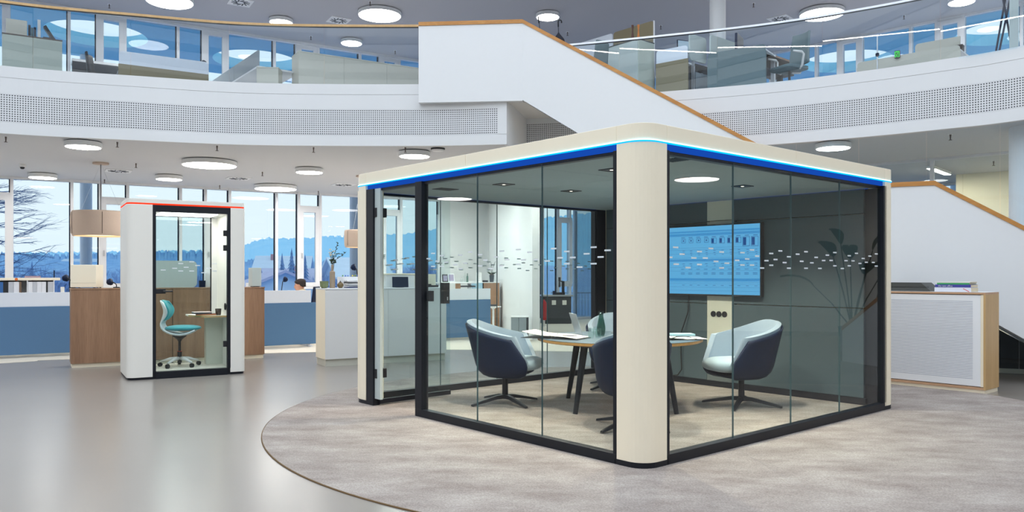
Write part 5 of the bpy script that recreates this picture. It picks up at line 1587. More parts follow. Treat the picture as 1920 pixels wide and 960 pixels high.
MB().box(0, .38, 0, .40, .03, 1.09).build('carcass', 'walnut', lk)
MB().box(-.03, -.012, .0, .42, .03, 1.09).build('dark_gap', 'black', lk)
MB().box(-.26, -.03, -.01, .42, .03, 1.09).build('blue_front', mat('pale_blue_front', (150, 186, 208), .6), lk)
MB().box(-.262, .382, -.012, .422, 1.09, 1.105).build('top', 'white', lk)
MB().cbox((-.06, -.016, .72), (.08, .01, .01)).build('handle', 'dark_grey', lk)
ml = frame_at(q, radians(8))
def on_lk(x, y): return ml @ Vector((x, y, 1.106))
t = thing('box', 'white box with a column of black dots on the locker', 'box', on_lk(-.16, .1), radians(8))
MB().box(0, .12, 0, .1, 0, .235).build('body', 'white', t)
for k in range(4): MB().box(.055, .066, -.001, 0, .04 + .05 * k, .051 + .05 * k).build('dot', 'black', t)
o = MB().box(0, .13, 0, .1, 0, .045).build('small_box', 'black_plastic'); o.location = on_lk(-.02, .1); tag(o, 'flat black box between the dotted box and the orchid', 'box')
t = thing('potted_orchid', 'orchid with bare stems in a dark grey pot on the locker', 'plant', on_lk(.21, .15))
b = MB(); b.lathe([(0, 0), (.045, 0), (.06, .17), (.054, .17), (.04, .01), (0, .01)], n=18); b.build('pot', 'dark_grey', t)
MB().lathe([(0, .16), (.05, .165), (.035, .20), (0, .215)], n=10).build('bark', 'brown_top', t)
for tw in (((0, 0, .18), (-.01, 0, .35), (-.015, 0, .48)), ((.01, 0, .18), (.03, 0, .36), (.07, 0, .46), (.09, 0, .5))):
    b = MB(); b.tube(tw, .004, 5); b.build('flower_stem', stemm, t)
for a in (.3, 1.6, 2.8, 4.0, 5.2):
    b = MB(); leaf(b, Vector((0, 0, .18)), (cos(a), sin(a), .55), .15, .02); b.build('leaf', leafm, t)
# raised desk with frames and bottles
q = P(828, 530, 16.6)
sdk = thing('standing_desk', 'white raised desktop with picture frames between window and locker', 'desk', (q.x, q.y, 0.004), radians(20))
MB().box(0, .80, 0, .5, 1.10, 1.125).build('desktop', 'white', sdk)
for x in (.08, .66): MB().box(x, x + .06, .25, .32, 0, 1.10).build('leg', 'frame_white', sdk)
MB().box(.31, .42, .02, .04, .98, 1.10).build('wooden_bracket', 'walnut', sdk)
MB().box(.42, .78, .10, .30, 1.02, 1.05).build('cable_tray', 'dark_grey', sdk)
msd = frame_at(Vector((q.x, q.y, 0)), radians(20))
for k, (x, lb_, c_, w_) in enumerate(((.10, 'picture frame with dark border leaning on the raised desk', 'black_plastic', .13), (.23, 'picture frame with white border next to the dark framed one', 'white', .15))):
    t = thing('picture_frame', lb_, 'picture frame', msd @ Vector((x, .08, 1.13)), radians(20 + 8 * k))
    MB().cbox((0, 0, .085 + .01 * k), (w_, .012, .16 + .02 * k), rx=radians(-12)).build('border', c_, t)
    MB().cbox((0, -.008, .085 + .01 * k), (w_ - .04, .003, .12 + .02 * k), rx=radians(-12)).build('picture', mat('picture_%d' % k, (206, 190, 196), .5, c2=(110, 110, 170), scale=30), t)
for k, (x, r, h, c_) in enumerate(((.56, .028, .22, 'clear'), (.62, .022, .19, 'green_glass'), (.50, .03, .10, 'clear'))):
    qq = msd @ Vector((x, .15 + .03 * k, 1.13))
    b = MB(); b.lathe([(0, 0), (r, 0), (r, h * .6), (r * .4, h * .78), (r * .4, h), (0, h)], n=14); o = b.build('glass_bottle', c_, smooth=False); o.location = qq
    tag(o, ['tall clear bottle on the raised desk', 'slim green bottle on the raised desk', 'short clear jar on the raised desk'][k], 'bottle', 'bottles on the raised desk')
# corridor end: extinguisher, dark counter, apparatus
q = P(1020, 603, 19.4); q.z = 0.0
t = thing('fire_extinguisher', 'red fire extinguisher on a stand at the corridor window', 'fire extinguisher', (q.x, q.y, 0.0))
MB().lathe([(.06, 0), (.06, .01), (.025, .02), (.025, .17)], n=16).build('stand', 'offwhite', t)
redm = mat('extinguisher_red', (190, 24, 30), .3)
b = MB(); b.lathe([(0, .17), (.06, .175), (.065, .2), (.065, .58), (.05, .63), (.02, .65), (.02, .68)], n=20); b.build('cylinder', redm, t, smooth=True)
MB().box(-.035, .035, -.015, .015, .68, .73).build('valve', 'black_plastic', t)
b = MB(); b.tube([(.03, 0, .70), (.085, 0, .66), (.085, 0, .35)], .010, 6); b.build('hose', 'black_plastic', t)
q = P(1019, 606, 20.6); q.z = 0
t = thing('counter', 'dark counter with papers pinned to its front by the corridor window', 'counter', (q.x, q.y, 0), radians(6))
MB().box(0, .74, 0, .5, 0, .72).build('body', 'dark_grey', t)
MB().box(-.02, .78, -.03, .52, .72, .76).build('top', 'steel', t)
for x in (.22, .50): MB().box(x, x + .11, -.003, 0, .50, .62).build('pinned_paper', 'paper', t)
q2 = Vector((q.x + .45, q.y + .2, .762))
t = thing('microscope', 'dark bench microscope on the corridor counter', 'device', q2)
MB().box(-.12, .12, -.08, .08, 0, .06).build('base', 'black_plastic', t)
MB().box(.04, .11, -.05, .05, .06, .36).build('pillar', 'black_plastic', t)
b = MB(); b.tube([(.07, 0, .34), (-.02, 0, .36), (-.02, 0, .2)], .028, 8); b.build('tube', 'dark_grey', t)
b = MB(); b.lathe([(0, 0), (.03, 0), (.03, .1), (0, .1)], (-.02, 0, .36), 10); b.build('eyepiece', 'black_plastic', t)
MB().box(-.2, -.12, -.05, .05, 0, .10).build('side_knob_box', 'navy', t)

# ================================================================== UPPER FLOOR: left gallery
ZF2 = ZU + .004
def up(u, v, Y):
    p = P(u, v, Y); return Vector((p.x, p.y, ZF2))
def slab_thing(name, label, cat, p, a, boxes, group=None):
    t = thing(name, label, cat, p, a, group)
    for (nm, x0, x1, y0, y1, z0, z1, m) in boxes:
        MB().box(x0, x1, y0, y1, z0, z1).build(nm, m, t, bevel=.003)
    return t
q = up(4, 61, 13.0)
cabinet('tall_cabinet', 'sage green double cabinet with dark top on the upper gallery at far left', q, A31, .86, .45, 1.18, 'green_grey', 'beige_lam', 'brown_top', doors=2)
mu = frame_at(q, A31)
t = thing('storage_box', 'beige storage box on the sage cabinet upstairs', 'box', mu @ Vector((.05, .08, 1.181)), A31)
MB().box(0, .30, 0, .25, 0, .265).build('body', 'beige_lam', t, bevel=.004); MB().box(.02, .28, .02, .2, -.0005, 0).build('foot', 'black_plastic', t)
for k, (x, h, c_) in enumerate(((.365, .21, 'black_plastic'), (.405, .17, 'teal_grey'), (.445, .185, 'navy'))):
    o = MB().box(0, .036, 0, .2, 0, h).build('file', c_); o.location = mu @ Vector((x, .1, 1.181)); o.rotation_euler = (0, 0, A31)
    tag(o, ['black file next to the beige box upstairs', 'grey-green file in the middle of three upstairs', 'dark blue file beside the pale speaker upstairs'][k], 'file', 'files on the sage cabinet')
o = MB().box(0, .045, 0, .1, 0, .32).build('speaker', 'offwhite'); o.location = mu @ Vector((.50, .1, 1.181)); o.rotation_euler = (0, 0, A31); tag(o, 'slim pale upright speaker on the sage cabinet', 'speaker')
t = thing('desk_telephone', 'black slanting telephone handset stand on the sage cabinet', 'telephone', mu @ Vector((.60, .12, 1.181)), A31)
MB().cbox((.07, 0, .115), (.045, .14, .25), ry=radians(-32)).build('handset', 'black_plastic', t)
MB().box(-.02, .16, -.07, .07, 0, .03).build('base', 'black_plastic', t)
q = up(136, 110, 15.55)
slab_thing('sideboard', 'dark grey sideboard with white top before the upper windows', 'cabinet', q, A31, [('body', 0, 1.05, 0, .4, 0, 1.40, 'dark_grey'), ('top', -.01, 1.06, -.01, .41, 1.40, 1.45, 'white')])
c2_ = thing('office_chair', 'black office chair between sage cabinet and olive desk upstairs', 'chair', up(197, 140, 13.9), radians(15))
office_chair(c2_, 'black_plastic', 'dark_grey')
def updesk(label, p, a, w, fm_, sm='frosted', zt=.79, fh=1.01, group='desks on the upper gallery'):
    t = thing('desk', label, 'desk', p, a, group)
    MB().box(0, w, 0, .035, .05, zt).build('fabric_panel', fm_, t, bevel=.006)
    MB().prism(rrect(.01, w - .01, zt, fh, .05, 4, (0, 0, 1, 1)), .008, .024, Matrix.Rotation(pi / 2, 4, 'X') @ Matrix.Diagonal((1, 1, -1, 1))).build('screen', sm, t)
    MB().box(.02, w - .02, .05, .85, .715, .74).build('desktop', 'white', t)
    for x in (.1, w - .16):
        for y in (.12, .76): MB().box(x, x + .06, y - .03, y + .03, 0, .715).build('leg', 'frame_white', t)
    return t
q = up(222, 119, 13.45)
updesk('desk with olive front and frosted screen on the left upper gallery', q, A31, 1.46, 'olive')
desk_lamp('black desk lamp at the right end of the olive desk upstairs', frame_at(q, A31) @ Vector((1.36, .25, .741)), radians(180), .30, .06)
q = up(487, 94, 14.0)
t = thing('desk', 'desk with grey acoustic panels and cream end receding on the left upper gallery', 'desk', q, radians(126.7), 'desks on the upper gallery')
MB().box(0, 1.35, 0, .03, .89, 1.17).build('acoustic_panel', 'grey_panel', t, bevel=.006)
MB().box(1.36, 2.8, 0, .03, .89, 1.17).build('acoustic_panel', 'grey_panel', t, bevel=.006)
MB().box(-.02, 2.8, -.72, .04, .855, .885).build('desktop', 'white', t)
MB().box(1.3, 1.36, -.5, -.44, 0, .855).build('leg', 'frame_white', t)
MB().box(2.6, 2.66, -.5, -.44, 0, .855).build('leg', 'frame_white', t)
t = cabinet('end_cabinet', 'cream low cabinet closing the grey panelled desk upstairs', up(481, 127, 13.95), radians(3), .38, .3, .86, 'beige_lam')
q = up(560, 95, 14.06)
cabinet('long_cabinet', 'long cream cabinet row beside the stair parapet on the left upper gallery', q, radians(30.5), 2.5, .45, 1.18, 'beige_lam', doors=3)

# ------------------------------------------------------------------ upper floor: right gallery
us = thing('umbrella_stand', 'dark umbrella stand behind the sloping oak handrail', 'umbrella stand', (0.72, 13.75, ZF2))
MB().lathe([(.12, 0), (.13, .02), (.11, .5), (.12, .52), (.105, .52), (.1, .04), (0, .03)], n=20).build('bin', 'dark_grey', us)
def umbrella(label, p, lean, rz, L=.92, fold=.055, hook=True):
    t = thing('umbrella', label, 'umbrella', p, rz, 'umbrellas in the stand')
    m = Matrix.Rotation(lean, 4, 'Y')
    prof = [(.006, .06), (.018, .12), (fold * .8, .32), (fold, .5), (fold * .8, .62), (.02, .72), (.009, .74)]
    b = MB(); b.lathe(prof, n=12, mtx=m); b.build('canopy', mat('umbrella_black_%s' % label[:3], (30, 32, 44), .8), t, smooth=True)
    b = MB(); b.tube([m @ Vector((0, 0, 0)), m @ Vector((0, 0, L - .1))], .006, 6); b.build('shaft', 'black_plastic', t)
    if hook:
        pts = [(0, 0, L - .12), (0, 0, L - .04)] + [(.03 - .03 * cos(a), 0, L - .04 + .035 * sin(a)) for a in [pi * k / 6 for k in range(1, 8)]]
    else:
        pts = [(0, 0, L - .12), (0, 0, L)]
    b = MB(); b.tube([m @ Vector(q_) for q_ in pts], .011, 8); b.build('handle', 'black_plastic', t, smooth=True)
    return t
ux = lambda u, Y: (u - 960) / FPX * Y
umbrella('thick black umbrella with hooked handle, rightmost behind the oak handrail', (ux(1050, 13.6), 13.6, ZF2 + .62), radians(-2), 0, .96, .12)
umbrella('slim black umbrella with straight handle in front of the ceiling lamp', (ux(1022, 13.7), 13.7, ZF2 + .70), radians(-7), 0, .98, .03, False)
umbrella('short black umbrella with pale hook, leftmost behind the oak handrail', (ux(1014, 13.6), 13.6, ZF2 + .55), radians(-10), 0, .90, .05)
umbrella('black folded umbrella leaning left behind the handrail', (ux(1009, 13.8), 13.8, ZF2 + .40), radians(-18), 0, .84, .06)
q = up(1197, 72, 13.33)
mq = frame_at(q, A_POD)
t = thing('tall_cabinet', 'sage green cabinet carrying two wooden vases on the right upper gallery', 'cabinet', q, A_POD)
MB().box(0, .42, 0, .94, .05, 1.165).build('carcass', 'green_grey', t, bevel=.003)
MB().box(.01, .41, .01, .93, 0, .05).build('plinth', 'beige_lam', t)
MB().box(-.003, .423, -.003, .943, 1.165, 1.18).build('top', 'dark_grey', t)
MB().box(-.012, 0, .01, .93, .06, 1.155).build('door', 'pale_screen', t)
for k, (x, y, c_, lb_) in enumerate(((.06, .18, (84, 50, 38), 'dark brown turned wooden vase on the sage cabinet'), (.12, .10, (196, 118, 52), 'orange-brown turned wooden vase on the sage cabinet'))):
    o = MB().lathe([(0, 0), (.026, 0), (.030, .01), (.026, .06), (.014, .14), (.012, .19), (.022, .265), (.021, .275), (0, .275)], n=18).build('wooden_vase', mat('turned_wood_%d' % k, c_, .45), smooth=True)
    o.location = mq @ Vector((x, y, 1.181)); tag(o, lb_, 'vase', 'wooden vases upstairs')
q = up(1225, 40, 13.7)
t = thing('partition_screen', 'tall olive partition screen with rounded corner behind the wooden vases', 'screen', q, A_POD)
MB().prism([(x, z) for x, z in rrect(0, .92, 0.02, 1.60, .05, 4)], 0, .03, Matrix.Rotation(pi / 2, 4, 'Z') @ Matrix.Rotation(pi / 2, 4, 'X')).build('panel', 'olive', t)
MB().prism([(x, z) for x, z in rrect(-.008, .0, 0.02, 1.60, .002, 2)], -0.002, .032, Matrix.Rotation(pi / 2, 4, 'Z') @ Matrix.Rotation(pi / 2, 4, 'X')).build('edge_trim', 'white', t)
MB().box(.0, .2, .1, .14, 0, .02).build('foot', 'steel', t); MB().box(.0, .2, .78, .82, 0, .02).build('foot', 'steel', t)
q = up(1148, 63, 14.42)
t = thing('partition_screen', 'pale grey partition screen left of the olive one upstairs', 'screen', q, A_POD)
MB().prism([(x, z) for x, z in rrect(0, 1.1, 0.02, 1.60, .05, 4)], 0, .03, Matrix.Rotation(pi / 2, 4, 'Z') @ Matrix.Rotation(pi / 2, 4, 'X')).build('panel', 'frosted', t)
MB().box(.0, .2, .1, .14, 0, .02).build('foot', 'steel', t)
c3_ = thing('office_chair', 'dark teal office chair before the pale grey screen upstairs', 'chair', (ux(1106, 13.3), 13.3, ZF2), radians(140))
office_chair(c3_, 'teal_grey', 'dark_grey')
q = Vector((2.455, 13.50, ZF2))
updesk('desk with olive front and frosted screen right of the sage cabinet upstairs', q, radians(-39), .60, 'olive')
mm_ = frame_at(q, radians(-39))
t = thing('monitor', 'small pale monitor standing on the olive desk upstairs', 'monitor', mm_ @ Vector((.30, .45, .741)), radians(20))
MB().box(-.13, .13, -.01, .01, .28, .50).build('frame', 'navy', t); MB().box(-.118, .118, -.013, -.01, .292, .488).build('display', mat('pale_display', (190, 212, 226), .4), t); MB().box(-.02, .02, .01, .03, 0, .4).build('stand', 'steel', t); MB().box(-.1, .1, -.06, .08, 0, .01).build('foot', 'steel', t)
def uscreen(label, p, w, z0, z1, m='pale_screen'):
    t = thing('desk_screen', label, 'screen', p, A_POD)
    MB().prism(rrect(0, w, z0, z1, .06, 5), 0, .03, Matrix.Rotation(pi / 2, 4, 'X')).build('panel', m, t)
    MB().box(.1, .14, -.03, .02, 0.0, z0 + .02).build('post', 'steel', t)
    return t
uscreen('pale green rounded screen, left of two on the teal desk upstairs', up(1291, 64, 13.2), .46, .78, 1.22)
uscreen('pale green rounded screen, right of two before the white column upstairs', up(1330, 67, 13.27), .86, .78, 1.22)
q = up(1326, 99, 12.9)
t = updesk('desk with teal grey front panels beside the white column upstairs', q, radians(-36), .96, 'teal_grey', 'teal_grey', .70, .80)
t = thing('pedestal', 'grey pedestal under a dark desktop between olive and teal desks upstairs', 'cabinet', up(1304, 118, 13.35), A_POD)
MB().box(0, .42, 0, .5, 0.02, .62).build('body', 'grey_panel', t, bevel=.004); MB().box(-.08, .6, -.05, .7, .70, .735).build('desktop', 'black', t); MB().box(-.06, .0, .0, .06, 0, .70).build('leg', 'black', t); MB().box(0, .03, .45, .5, .62, .70).build('leg', 'black', t)
t = thing('monitor', 'dark blue monitor seen from behind above the teal desk', 'monitor', up(1386, 85, 13.0), radians(60))
MB().box(-.2, .2, -.02, .02, .84, 1.12).build('housing', 'navy', t); MB().box(-.03, .03, .02, .05, 0.74, 1.0).build('stand', 'steel', t); MB().box(-.1, .1, -.05, .1, .74, .75).build('foot', 'steel', t)
q = up(1421, 94, 12.46)
t = thing('desk', 'desk with dark underside and brown edge beside the grey office chair upstairs', 'desk', q, A_POD, 'desks on the upper gallery')
MB().box(0, 1.5, 0, .8, .715, .74).build('desktop', 'brown_top', t)
MB().box(-.002, 1.5, -.006, 0, .713, .742).build('brown_edge', 'walnut', t)
MB().box(.05, 1.45, .2, .6, .60, .70).build('cable_tray', 'black', t)
for x in (.12, 1.3): MB().box(x, x + .07, .36, .44, 0, .715).build('leg', 'dark_grey', t); MB().box(x, x + .07, .05, .75, 0, .03).build('foot', 'dark_grey', t)
c4_ = thing('office_chair', 'grey mesh office chair with pale armrests on the right upper gallery', 'chair', (ux(1480, 12.55), 12.55, ZF2), radians(205))
office_chair(c4_, 'teal_grey', 'offwhite')
q = up(1606, 118, 13.42)
updesk('long desk with beige front on the right upper gallery', q, radians(-43), 1.58, 'beige_lam', 'beige_lam', .70, .79)
mb_ = frame_at(q, radians(-43))
t = thing('desk_screen', 'beige rounded screen standing behind the long beige desk upstairs', 'screen', mb_ @ Vector((.86, .25, 0)), radians(-43))
MB().prism(rrect(0, .66, .74, .98, .05, 4, (0, 0, 0, 1)), 0, .03, Matrix.Rotation(pi / 2, 4, 'X')).build('panel', 'beige_lam', t); MB().box(.1, .14, -.02, .02, 0, .76).build('post', 'steel', t)
o = MB().box(0, .10, 0, .12, 0, .10).build('wooden_box', 'brown_top'); o.location = mb_ @ Vector((1.46, .2, .742)); o.rotation_euler = (0, 0, radians(-43)); tag(o, 'small dark brown box at the end of the long beige desk', 'box')
t = thing('exit_sign', 'small green exit sign standing above the long beige desk', 'sign', up(1682, 107, 12.95) + Vector((0, 0, .735)), radians(-43))
MB().box(-.040, .040, 0, .03, .008, .128).build('housing', 'black_plastic', t)
gsn = glow('exit_green', (40, 200, 70), .8)
b = MB(); b.box(-.036, -.024, -.002, 0, .02, .118); b.box(.024, .036, -.002, 0, .02, .118); b.box(-.02, .02, -.002, 0, .10, .118); b.cbox((0, -.001, .07), (.012, .002, .05), ry=.35); b.cbox((.006, -.001, .035), (.008, .002, .035), ry=-.5); b.cbox((-.008, -.001, .04), (.008, .002, .03), ry=.6)
tag(b.build('pictogram', gsn, t), kind='stuff'); MB().box(-.02, .02, 0, .03, 0.0, .008).build('foot', 'black_plastic', t)
t = thing('lamp_pole', 'thin upright pole with a dark clamp beside the long beige desk', 'pole', up(1645, 100, 12.75))
MB().lathe([(.1, 0), (.1, .015), (.012, .02), (.010, 1.06), (0, 1.06)], n=12).build('pole', 'steel', t)
MB().lathe([(.0, .70), (.028, .72), (.028, .76), (0, .78)], n=12).build('clamp', 'navy', t)
t = thing('display_tripod', 'dark crossed tripod stand with a small purple board at the top right', 'stand', up(1888, 40, 11.3))
for x0, x1, nm in ((-.19, .12, 'leg'), (.15, -.12, 'leg')):
    b = MB(); b.tube([(x0, 0, .0), (x1, 0, 1.5)], .014, 8); b.build(nm, 'navy', t)
b = MB(); b.tube([(0, .4, 0), (0, .02, 1.2)], .014, 8); b.build('leg', 'navy', t)
MB().box(-.07, .05, -.03, -.015, 1.12, 1.42).build('board', mat('purple_board', (112, 70, 120), .6), t)
struct(MB().box(6.95, 7.03, 10.95, 11.03, ZU, ZUC).build('column_post', 'pale_screen'))

# large-leaved plant standing right of the picture, mirrored in the pod glass
pt_ = thing('potted_plant', 'tall large-leaved plant in a grey pot, mirrored in the right-hand pod glass', 'plant', (9.5, 8.87, 0.0))
b = MB(); b.lathe([(0, 0), (.17, 0), (.22, .42), (.20, .42), (.16, .05), (0, .05)], n=24); b.build('pot', 'grey_panel', pt_)
MB().lathe([(0, .37), (.2, .38)], n=20).build('soil', 'brown_top', pt_)
plm = mat('big_leaf', (58, 82, 58), .45, var=.15)
for k, (az, ln_, tilt, lw) in enumerate(((0.2, 1.25, .35, .13), (1.2, 1.05, .55, .14), (2.2, 1.35, .25, .12), (3.1, 1.1, .6, .14), (4.0, 1.3, .4, .13), (5.0, .95, .7, .13), (5.8, 1.45, .18, .12), (2.7, .8, .85, .12))):
    d_ = Vector((cos(az) * sin(tilt), sin(az) * sin(tilt), cos(tilt)))
    s0_ = Vector((0, 0, .38)); e_ = s0_ + d_ * ln_
    b = MB(); b.tube([s0_, s0_ + d_ * ln_ * .5 + Vector((0, 0, .05)), e_], [.014, .011, .008], 6); b.build('stem', stemm, pt_)
    sd_ = d_.cross(Vector((0, 0, 1))).normalized(); rows = []
    for i in range(7):
        w_ = i / 6
        c_ = e_ + d_ * (.55 * w_) + Vector((cos(az), sin(az), 0)) * (.18 * w_ * w_) - Vector((0, 0, .28 * w_ * w_))
        hw_ = lw * sin(pi * (w_ * .92 + .06)) ** .7
        rows.append([c_ - sd_ * hw_ + Vector((0, 0, .03)), c_, c_ + sd_ * hw_ + Vector((0, 0, .03))])
    MB().grid(rows).build('leaf', plm, pt_, smooth=True)
# ================================================================== OUTDOORS
# projecting roof with round openings above the upper windows
def facade_pt(o0, d, s, off):
    n = Vector((-d.y, d.x))
    return o0 + d * s + n * off
def hole(c, r, n=40): return [(c[0] + r * cos(2 * pi * k / n), c[1] - r * sin(2 * pi * k / n)) for k in range(n)]
holes = [hole((-12.7, 16.3), 1.08), hole((-9.7, 18.45), 1.08), hole((-6.72, 20.75), 1.08), hole((-3.75, 22.8), 1.08), hole((8.8, 20.8), 1.12), hole((11.5, 18.25), 1.12), hole((5.9, 23.4), 1.12), hole((14.2, 15.7), 1.1)]
nL = Vector((-LFD.y, LFD.x)); nR = Vector((-RFD.y, RFD.x))
out_c = CORNER + Vector((0.15, 5.2))
op = [tuple(LEND + nL * 4.4), tuple(LEND + nL * 0.12), tuple(CORNER + Vector((0, .15))), tuple(REND + nR * .12), tuple(REND + nR * 4.4), tuple(out_c)]
cano = flat_poly(op, holes, 6.9, 'roof_overhang', mat('overhang_soffit', (150, 216, 240), .8, var=.02), 0.28)
struct(cano)
for i, (x, y) in enumerate(((-10.9, 20.2), (-4.3, 21.6), (3.0, 27.2), (11.6, 20.6))):
    struct(MB().lathe([(.14, -1.5), (.14, 6.9)], (x, y, 0), 24).build('column_outside', 'frame_white'))

# terrain falling away from the house, then rising to a wooded ridge
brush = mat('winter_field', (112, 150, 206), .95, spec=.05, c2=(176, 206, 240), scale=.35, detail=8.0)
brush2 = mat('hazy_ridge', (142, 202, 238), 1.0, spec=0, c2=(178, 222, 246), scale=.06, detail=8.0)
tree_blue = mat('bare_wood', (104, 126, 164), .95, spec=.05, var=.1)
conif = mat('hazy_conifer', (112, 146, 190), .95, spec=.05, var=.15)  # blue outdoor haze is mixed into the conifer colour
random.seed(21)
import itertools
def hnoise(x, y):
    return sin(x * .11 + 1.3) * cos(y * .07 + .4) + .5 * sin(x * .31 + y * .23)
us_ = [-400 + 100 * k for k in range(0, 28)]
ys_ = [14, 22, 30, 40, 55, 75, 100, 140, 190]
rows = []
for Y in ys_:
    r = []
    for u in us_:
        X = (u - 960) / FPX * Y
        z = -.35 if Y < 24 else -.35 - (Y - 24) * .05 + .25 * hnoise(X, Y)
        if Y > 75: z = -2.6 + (Y - 75) * .05 + .6 * hnoise(X, Y)
        r.append(Vector((X, Y, z)))
    rows.append(r)
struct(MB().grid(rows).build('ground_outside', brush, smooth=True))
tops = [(-600, 474), (0, 476), (200, 473), (440, 470), (470, 456), (500, 447), (560, 449), (620, 444), (700, 442), (760, 440), (820, 430), (1010, 410), (1115, 400), (1300, 396), (2300, 400)]
def top_v(u):
    for (a, va), (c_, vc) in zip(tops[:-1], tops[1:]):
        if a <= u <= c_: return va + (vc - va) * (u - a) / (c_ - a)
    return 470
rows = [[], [], []]
u = -600
while u <= 2300:
    v = top_v(u) + 1.5 - 3 * abs(sin(u * .19 + sin(u * .05))) - 1.5 * abs(sin(u * .47)) + random.uniform(-.5, .5)
    for i, (Y, vv) in enumerate(((200, 512), (400, top_v(u) + 6), (420, v))):
        rows[i].append(P(u, vv, Y))
    u += 1.6
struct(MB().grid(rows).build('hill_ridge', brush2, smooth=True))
# nearer wooded rise on the left: a ragged tree line
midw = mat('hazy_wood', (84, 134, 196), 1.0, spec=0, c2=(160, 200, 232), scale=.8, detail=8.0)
rows = [[], [], []]
u = -300
while u <= 700:
    v = 480 + 3 * sin(u * .013) - 6 * abs(sin(u * .21 + 2 * sin(u * .047))) - 3 * abs(sin(u * .53)) + random.uniform(-1.2, 1.2) + (14 if u > 420 else 0)
    for i, (Y, vv) in enumerate(((90, 530), (112, 488 + (12 if u > 420 else 0)), (120, v))):
        rows[i].append(P(u, vv, Y))
    u += 1.1
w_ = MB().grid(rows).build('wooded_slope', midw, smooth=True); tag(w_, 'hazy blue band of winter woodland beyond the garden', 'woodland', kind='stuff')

# trees
def bare_tree(seed, H, spread=.55, depth=5):
    rnd = random.Random(seed)
    b = MB()
    def grow_(p, d, L, r, k):
        q = p + d * L * .5 + Vector((rnd.uniform(-.05, .05), rnd.uniform(-.05, .05), .02)) * L
        e = p + d * L
        b.tube([p, q, e], [r, r * .85, r * .65], 5 if k > 2 else 3, caps=False)
        if k == 0: return
        for j in range(3 if k > 1 else 3):
            nd = (d + Vector((rnd.uniform(-1, 1), rnd.uniform(-1, 1), rnd.uniform(-.25, .55))) * spread).normalized()
            st_ = p + d * L * rnd.uniform(.55, 1.0)
            grow_(st_, nd, L * rnd.uniform(.6, .8), r * .55, k - 1)
    grow_(Vector((0, 0, 0)), Vector((0, 0, 1)), H * .32, H * .018, depth)
    return b
def conifer(seed, H):
    rnd = random.Random(seed)
    b = MB()
    n = 17
    for i in range(n):
        z = H * (.12 + .86 * i / n); R_c = H * .17 * (1 - i / n) ** .9 + .04
        k = 16
        vs = [Vector((0, 0, z + H * .075))] + [Vector((R_c * (1 if j % 2 else .62) * rnd.uniform(.7, 1.15) * cos(2 * pi * j / k), R_c * (1 if j % 2 else .62) * rnd.uniform(.7, 1.15) * sin(2 * pi * j / k), z - H * .03 * (j % 2))) for j in range(k)]
        b.add(vs, [(0, 1 + j, 1 + (j + 1) % k) for j in range(k)])
    return b
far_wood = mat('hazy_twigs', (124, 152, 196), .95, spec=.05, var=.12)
bt = [bare_tree(s, 6.0).build('crown', far_wood) for s in (1, 2, 3)]
ct = [conifer(s, 7.0).build('crown', conif) for s in (5, 6)]
trunk_b = MB(); trunk_b.tube([(0, 0, -1.0), (0, 0, 1.2)], [.12, .09], 6)
tk = trunk_b.build('trunk', tree_blue)
for o in bt + ct + [tk]: C.objects.unlink(o)
def tree(u, v_top, Y, kind, k, label, group):
    zt = ZC + (HV - v_top) / FPX * Y
    zb = -.35 - max(0, Y - 24) * .05 if Y < 75 else -2.6 + (Y - 75) * .05
    H = zt - zb
    t = thing('bare_tree' if kind == 'b' else 'conifer', label, 'tree', (ux(u, Y), Y, zb), k * 1.7, group)
    src = bt[k % 3] if kind == 'b' else ct[k % 2]
    c = src.copy(); C.objects.link(c); c.parent = t
    s_ = H / (6.0 if kind == 'b' else 7.6)
    if kind == 'b': s_ = H / 7.0
    c.scale = (s_, s_, s_)
    c = tk.copy(); C.objects.link(c); c.parent = t; c.scale = (s_, s_, s_)
    return t
blist = [(52, 470, 60), (118, 468, 65), (150, 465, 58), (170, 470, 70), (206, 474, 62), (300, 466, 60), (326, 458, 55), (350, 470, 66), (372, 468, 60), (470, 478, 58), (490, 484, 70), (520, 466, 50), (534, 470, 56), (583, 468, 52), (618, 468, 60), (640, 476, 50), (655, 472, 58), (700, 470, 50), (730, 462, 45), (758, 452, 42), (775, 466, 50), (795, 456, 46), (812, 462, 40), (826, 470, 44)]
rb_ = random.Random(77)
for k in range(16): blist.append((12 + k * 15 + rb_.uniform(-5, 5), 474 + rb_.uniform(-4, 18), rb_.uniform(38, 55)))
for k in range(116):
    u = -60 + k * 7.6 + rb_.uniform(-4, 4)
    Y = rb_.uniform(62, 100)
    blist.append((u, 470 + rb_.uniform(-6, 22) + (8 if u > 440 else 0) - (16 if u > 690 else 0), Y))
for k, (u, v, Y) in enumerate(blist):
    tree(u, v, Y, 'b', k, 'hazy blue bare winter tree seen through the windows', 'bare trees beyond the windows')
for k, (u, v, Y, lb_) in enumerate(((547, 453, 48, 'tall blue conifer with a star-like tip right of the phone booth'), (529, 463, 46, 'conifer left of the tall one behind the roofs'), (572, 466, 50, 'dark conifer seen in the open casement'), (565, 470, 60, 'small conifer behind the dark one'), (60, 480, 70, 'conifer at far left behind the bare tree'))):
    tree(u, v, Y, 'c', k, lb_, 'conifers beyond the windows')
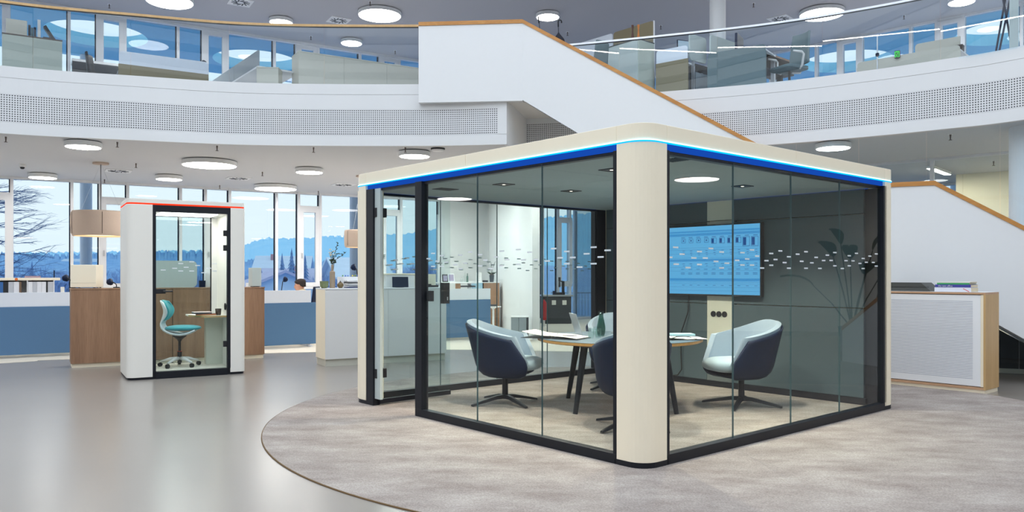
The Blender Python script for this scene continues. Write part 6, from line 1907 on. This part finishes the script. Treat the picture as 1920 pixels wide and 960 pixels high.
# big bare tree reaching in from the left
bigt = thing('bare_tree', 'large bare tree whose branches reach in at the far left window', 'tree', (-17.6, 25.0, -.5))
MB().tube([(0, 0, 0), (.1, 0, 2.5), (.0, 0, 5.0)], [.28, .22, .15], 8).build('trunk', tree_blue, bigt)
rnd = random.Random(4)
for k in range(16):
    z0 = .6 + k * .32
    b = MB()
    def br(p, d, L, r, k_):
        q = p + d * L * .5 + Vector((0, 0, -.04 * L)); e = p + d * L
        b.tube([p, q, e], [r, r * .8, r * .5], 4, caps=False)
        if k_ == 0: return
        for j in range(4):
            nd = (d + Vector((rnd.uniform(-.1, .6), rnd.uniform(-.5, .5), rnd.uniform(-.5, .4)))).normalized()
            br(p + d * L * rnd.uniform(.3, 1), nd, L * rnd.uniform(.4, .6), r * .5, k_ - 1)
    br(Vector((0, 0, z0)), Vector((1, rnd.uniform(-.4, .4), rnd.uniform(-.2, .45))).normalized(), rnd.uniform(1.6, 2.5), .022, 3)
    b.build('branch', tree_blue, bigt)

# houses below the window
def house(label, p, rz, w, d, h, rh, wallc, roofc, chim=True, wins=3):
    t = thing('house', label, 'house', p, rz)
    wm = mat('house_wall_' + label[:6], wallc, .9, spec=.1); rm = mat('house_roof_' + label[:6], roofc, .9, spec=.1, var=.12, scale=3, stretch=(.2, 1, 4))
    MB().box(0, w, 0, d, -3, h).build('walls', wm, t)
    b = MB(); e = .4
    b.add([(0, 0, h), (0, d, h), (0, d / 2, h + rh), (w, 0, h), (w, d, h), (w, d / 2, h + rh)], [(0, 1, 2), (3, 5, 4), (0, 3, 4, 1)]); b.build('gable', wm, t)
    for sg in (0, 1):
        y0 = -e if sg == 0 else d + e
        z0 = h - e * rh / (d / 2)
        b = MB(); b.add([(-e, y0, z0), (w + e, y0, z0), (w + e, d / 2, h + rh), (-e, d / 2, h + rh), (-e, y0, z0 + .15), (w + e, y0, z0 + .15), (w + e, d / 2, h + rh + .15), (-e, d / 2, h + rh + .15)],
                        [(0, 1, 2, 3), (7, 6, 5, 4), (0, 4, 5, 1), (1, 5, 6, 2), (2, 6, 7, 3), (3, 7, 4, 0)]); b.build('roof', rm, t)
    if chim: MB().box(w * .25, w * .25 + .42, d * .3, d * .3 + .4, h + rh * .3, h + rh + .3).build('chimney', mat('chimney_brick', (176, 140, 150), .9), t)
    for k in range(wins):
        x = w * (k + .7) / (wins + .4)
        MB().box(x, x + .8, -.03, 0, h - 1.5, h - .4).build('window', 'frame_white', t)
    return t
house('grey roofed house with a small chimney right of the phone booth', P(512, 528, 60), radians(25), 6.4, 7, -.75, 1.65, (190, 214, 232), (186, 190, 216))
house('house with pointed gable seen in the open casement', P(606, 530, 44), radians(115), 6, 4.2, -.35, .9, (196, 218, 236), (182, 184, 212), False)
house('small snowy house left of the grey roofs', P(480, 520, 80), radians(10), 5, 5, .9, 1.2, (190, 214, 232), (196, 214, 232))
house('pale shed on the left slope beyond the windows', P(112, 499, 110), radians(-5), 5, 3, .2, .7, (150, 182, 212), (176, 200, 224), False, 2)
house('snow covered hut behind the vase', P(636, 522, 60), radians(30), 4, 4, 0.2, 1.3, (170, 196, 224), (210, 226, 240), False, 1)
# terrace fence and rails
fe = thing('terrace_fence', 'pale metal fence with upright bars outside the corridor window', 'fence', (3.1, 27.5, -.35), radians(178))
for k in range(16):
    b = MB(); b.tube([(k * .11, 0, .15), (k * .11, 0, 1.0)], .012, 6); b.build('bar', 'steel', fe)
MB().box(-.05, 1.75, -.02, .02, .98, 1.03).build('top_rail', 'frame_white', fe); MB().box(-.05, 1.75, -.02, .02, .12, .16).build('bottom_rail', 'frame_white', fe)
gr = thing('garden_rail', 'thin white rail running outside the left windows', 'rail', (LF0.x + nL.x * 5 - 4, LF0.y + nL.y * 5 - 2.4, -.5), atan2(LFD.y, LFD.x))
MB().box(0, 12, -.02, .02, 1.22, 1.26).build('rail', 'frame_white', gr)
for k in range(7): MB().box(k * 2 - .02 + .02, k * 2 + .04, -.02, .02, 0, 1.22).build('post', 'frame_white', gr)
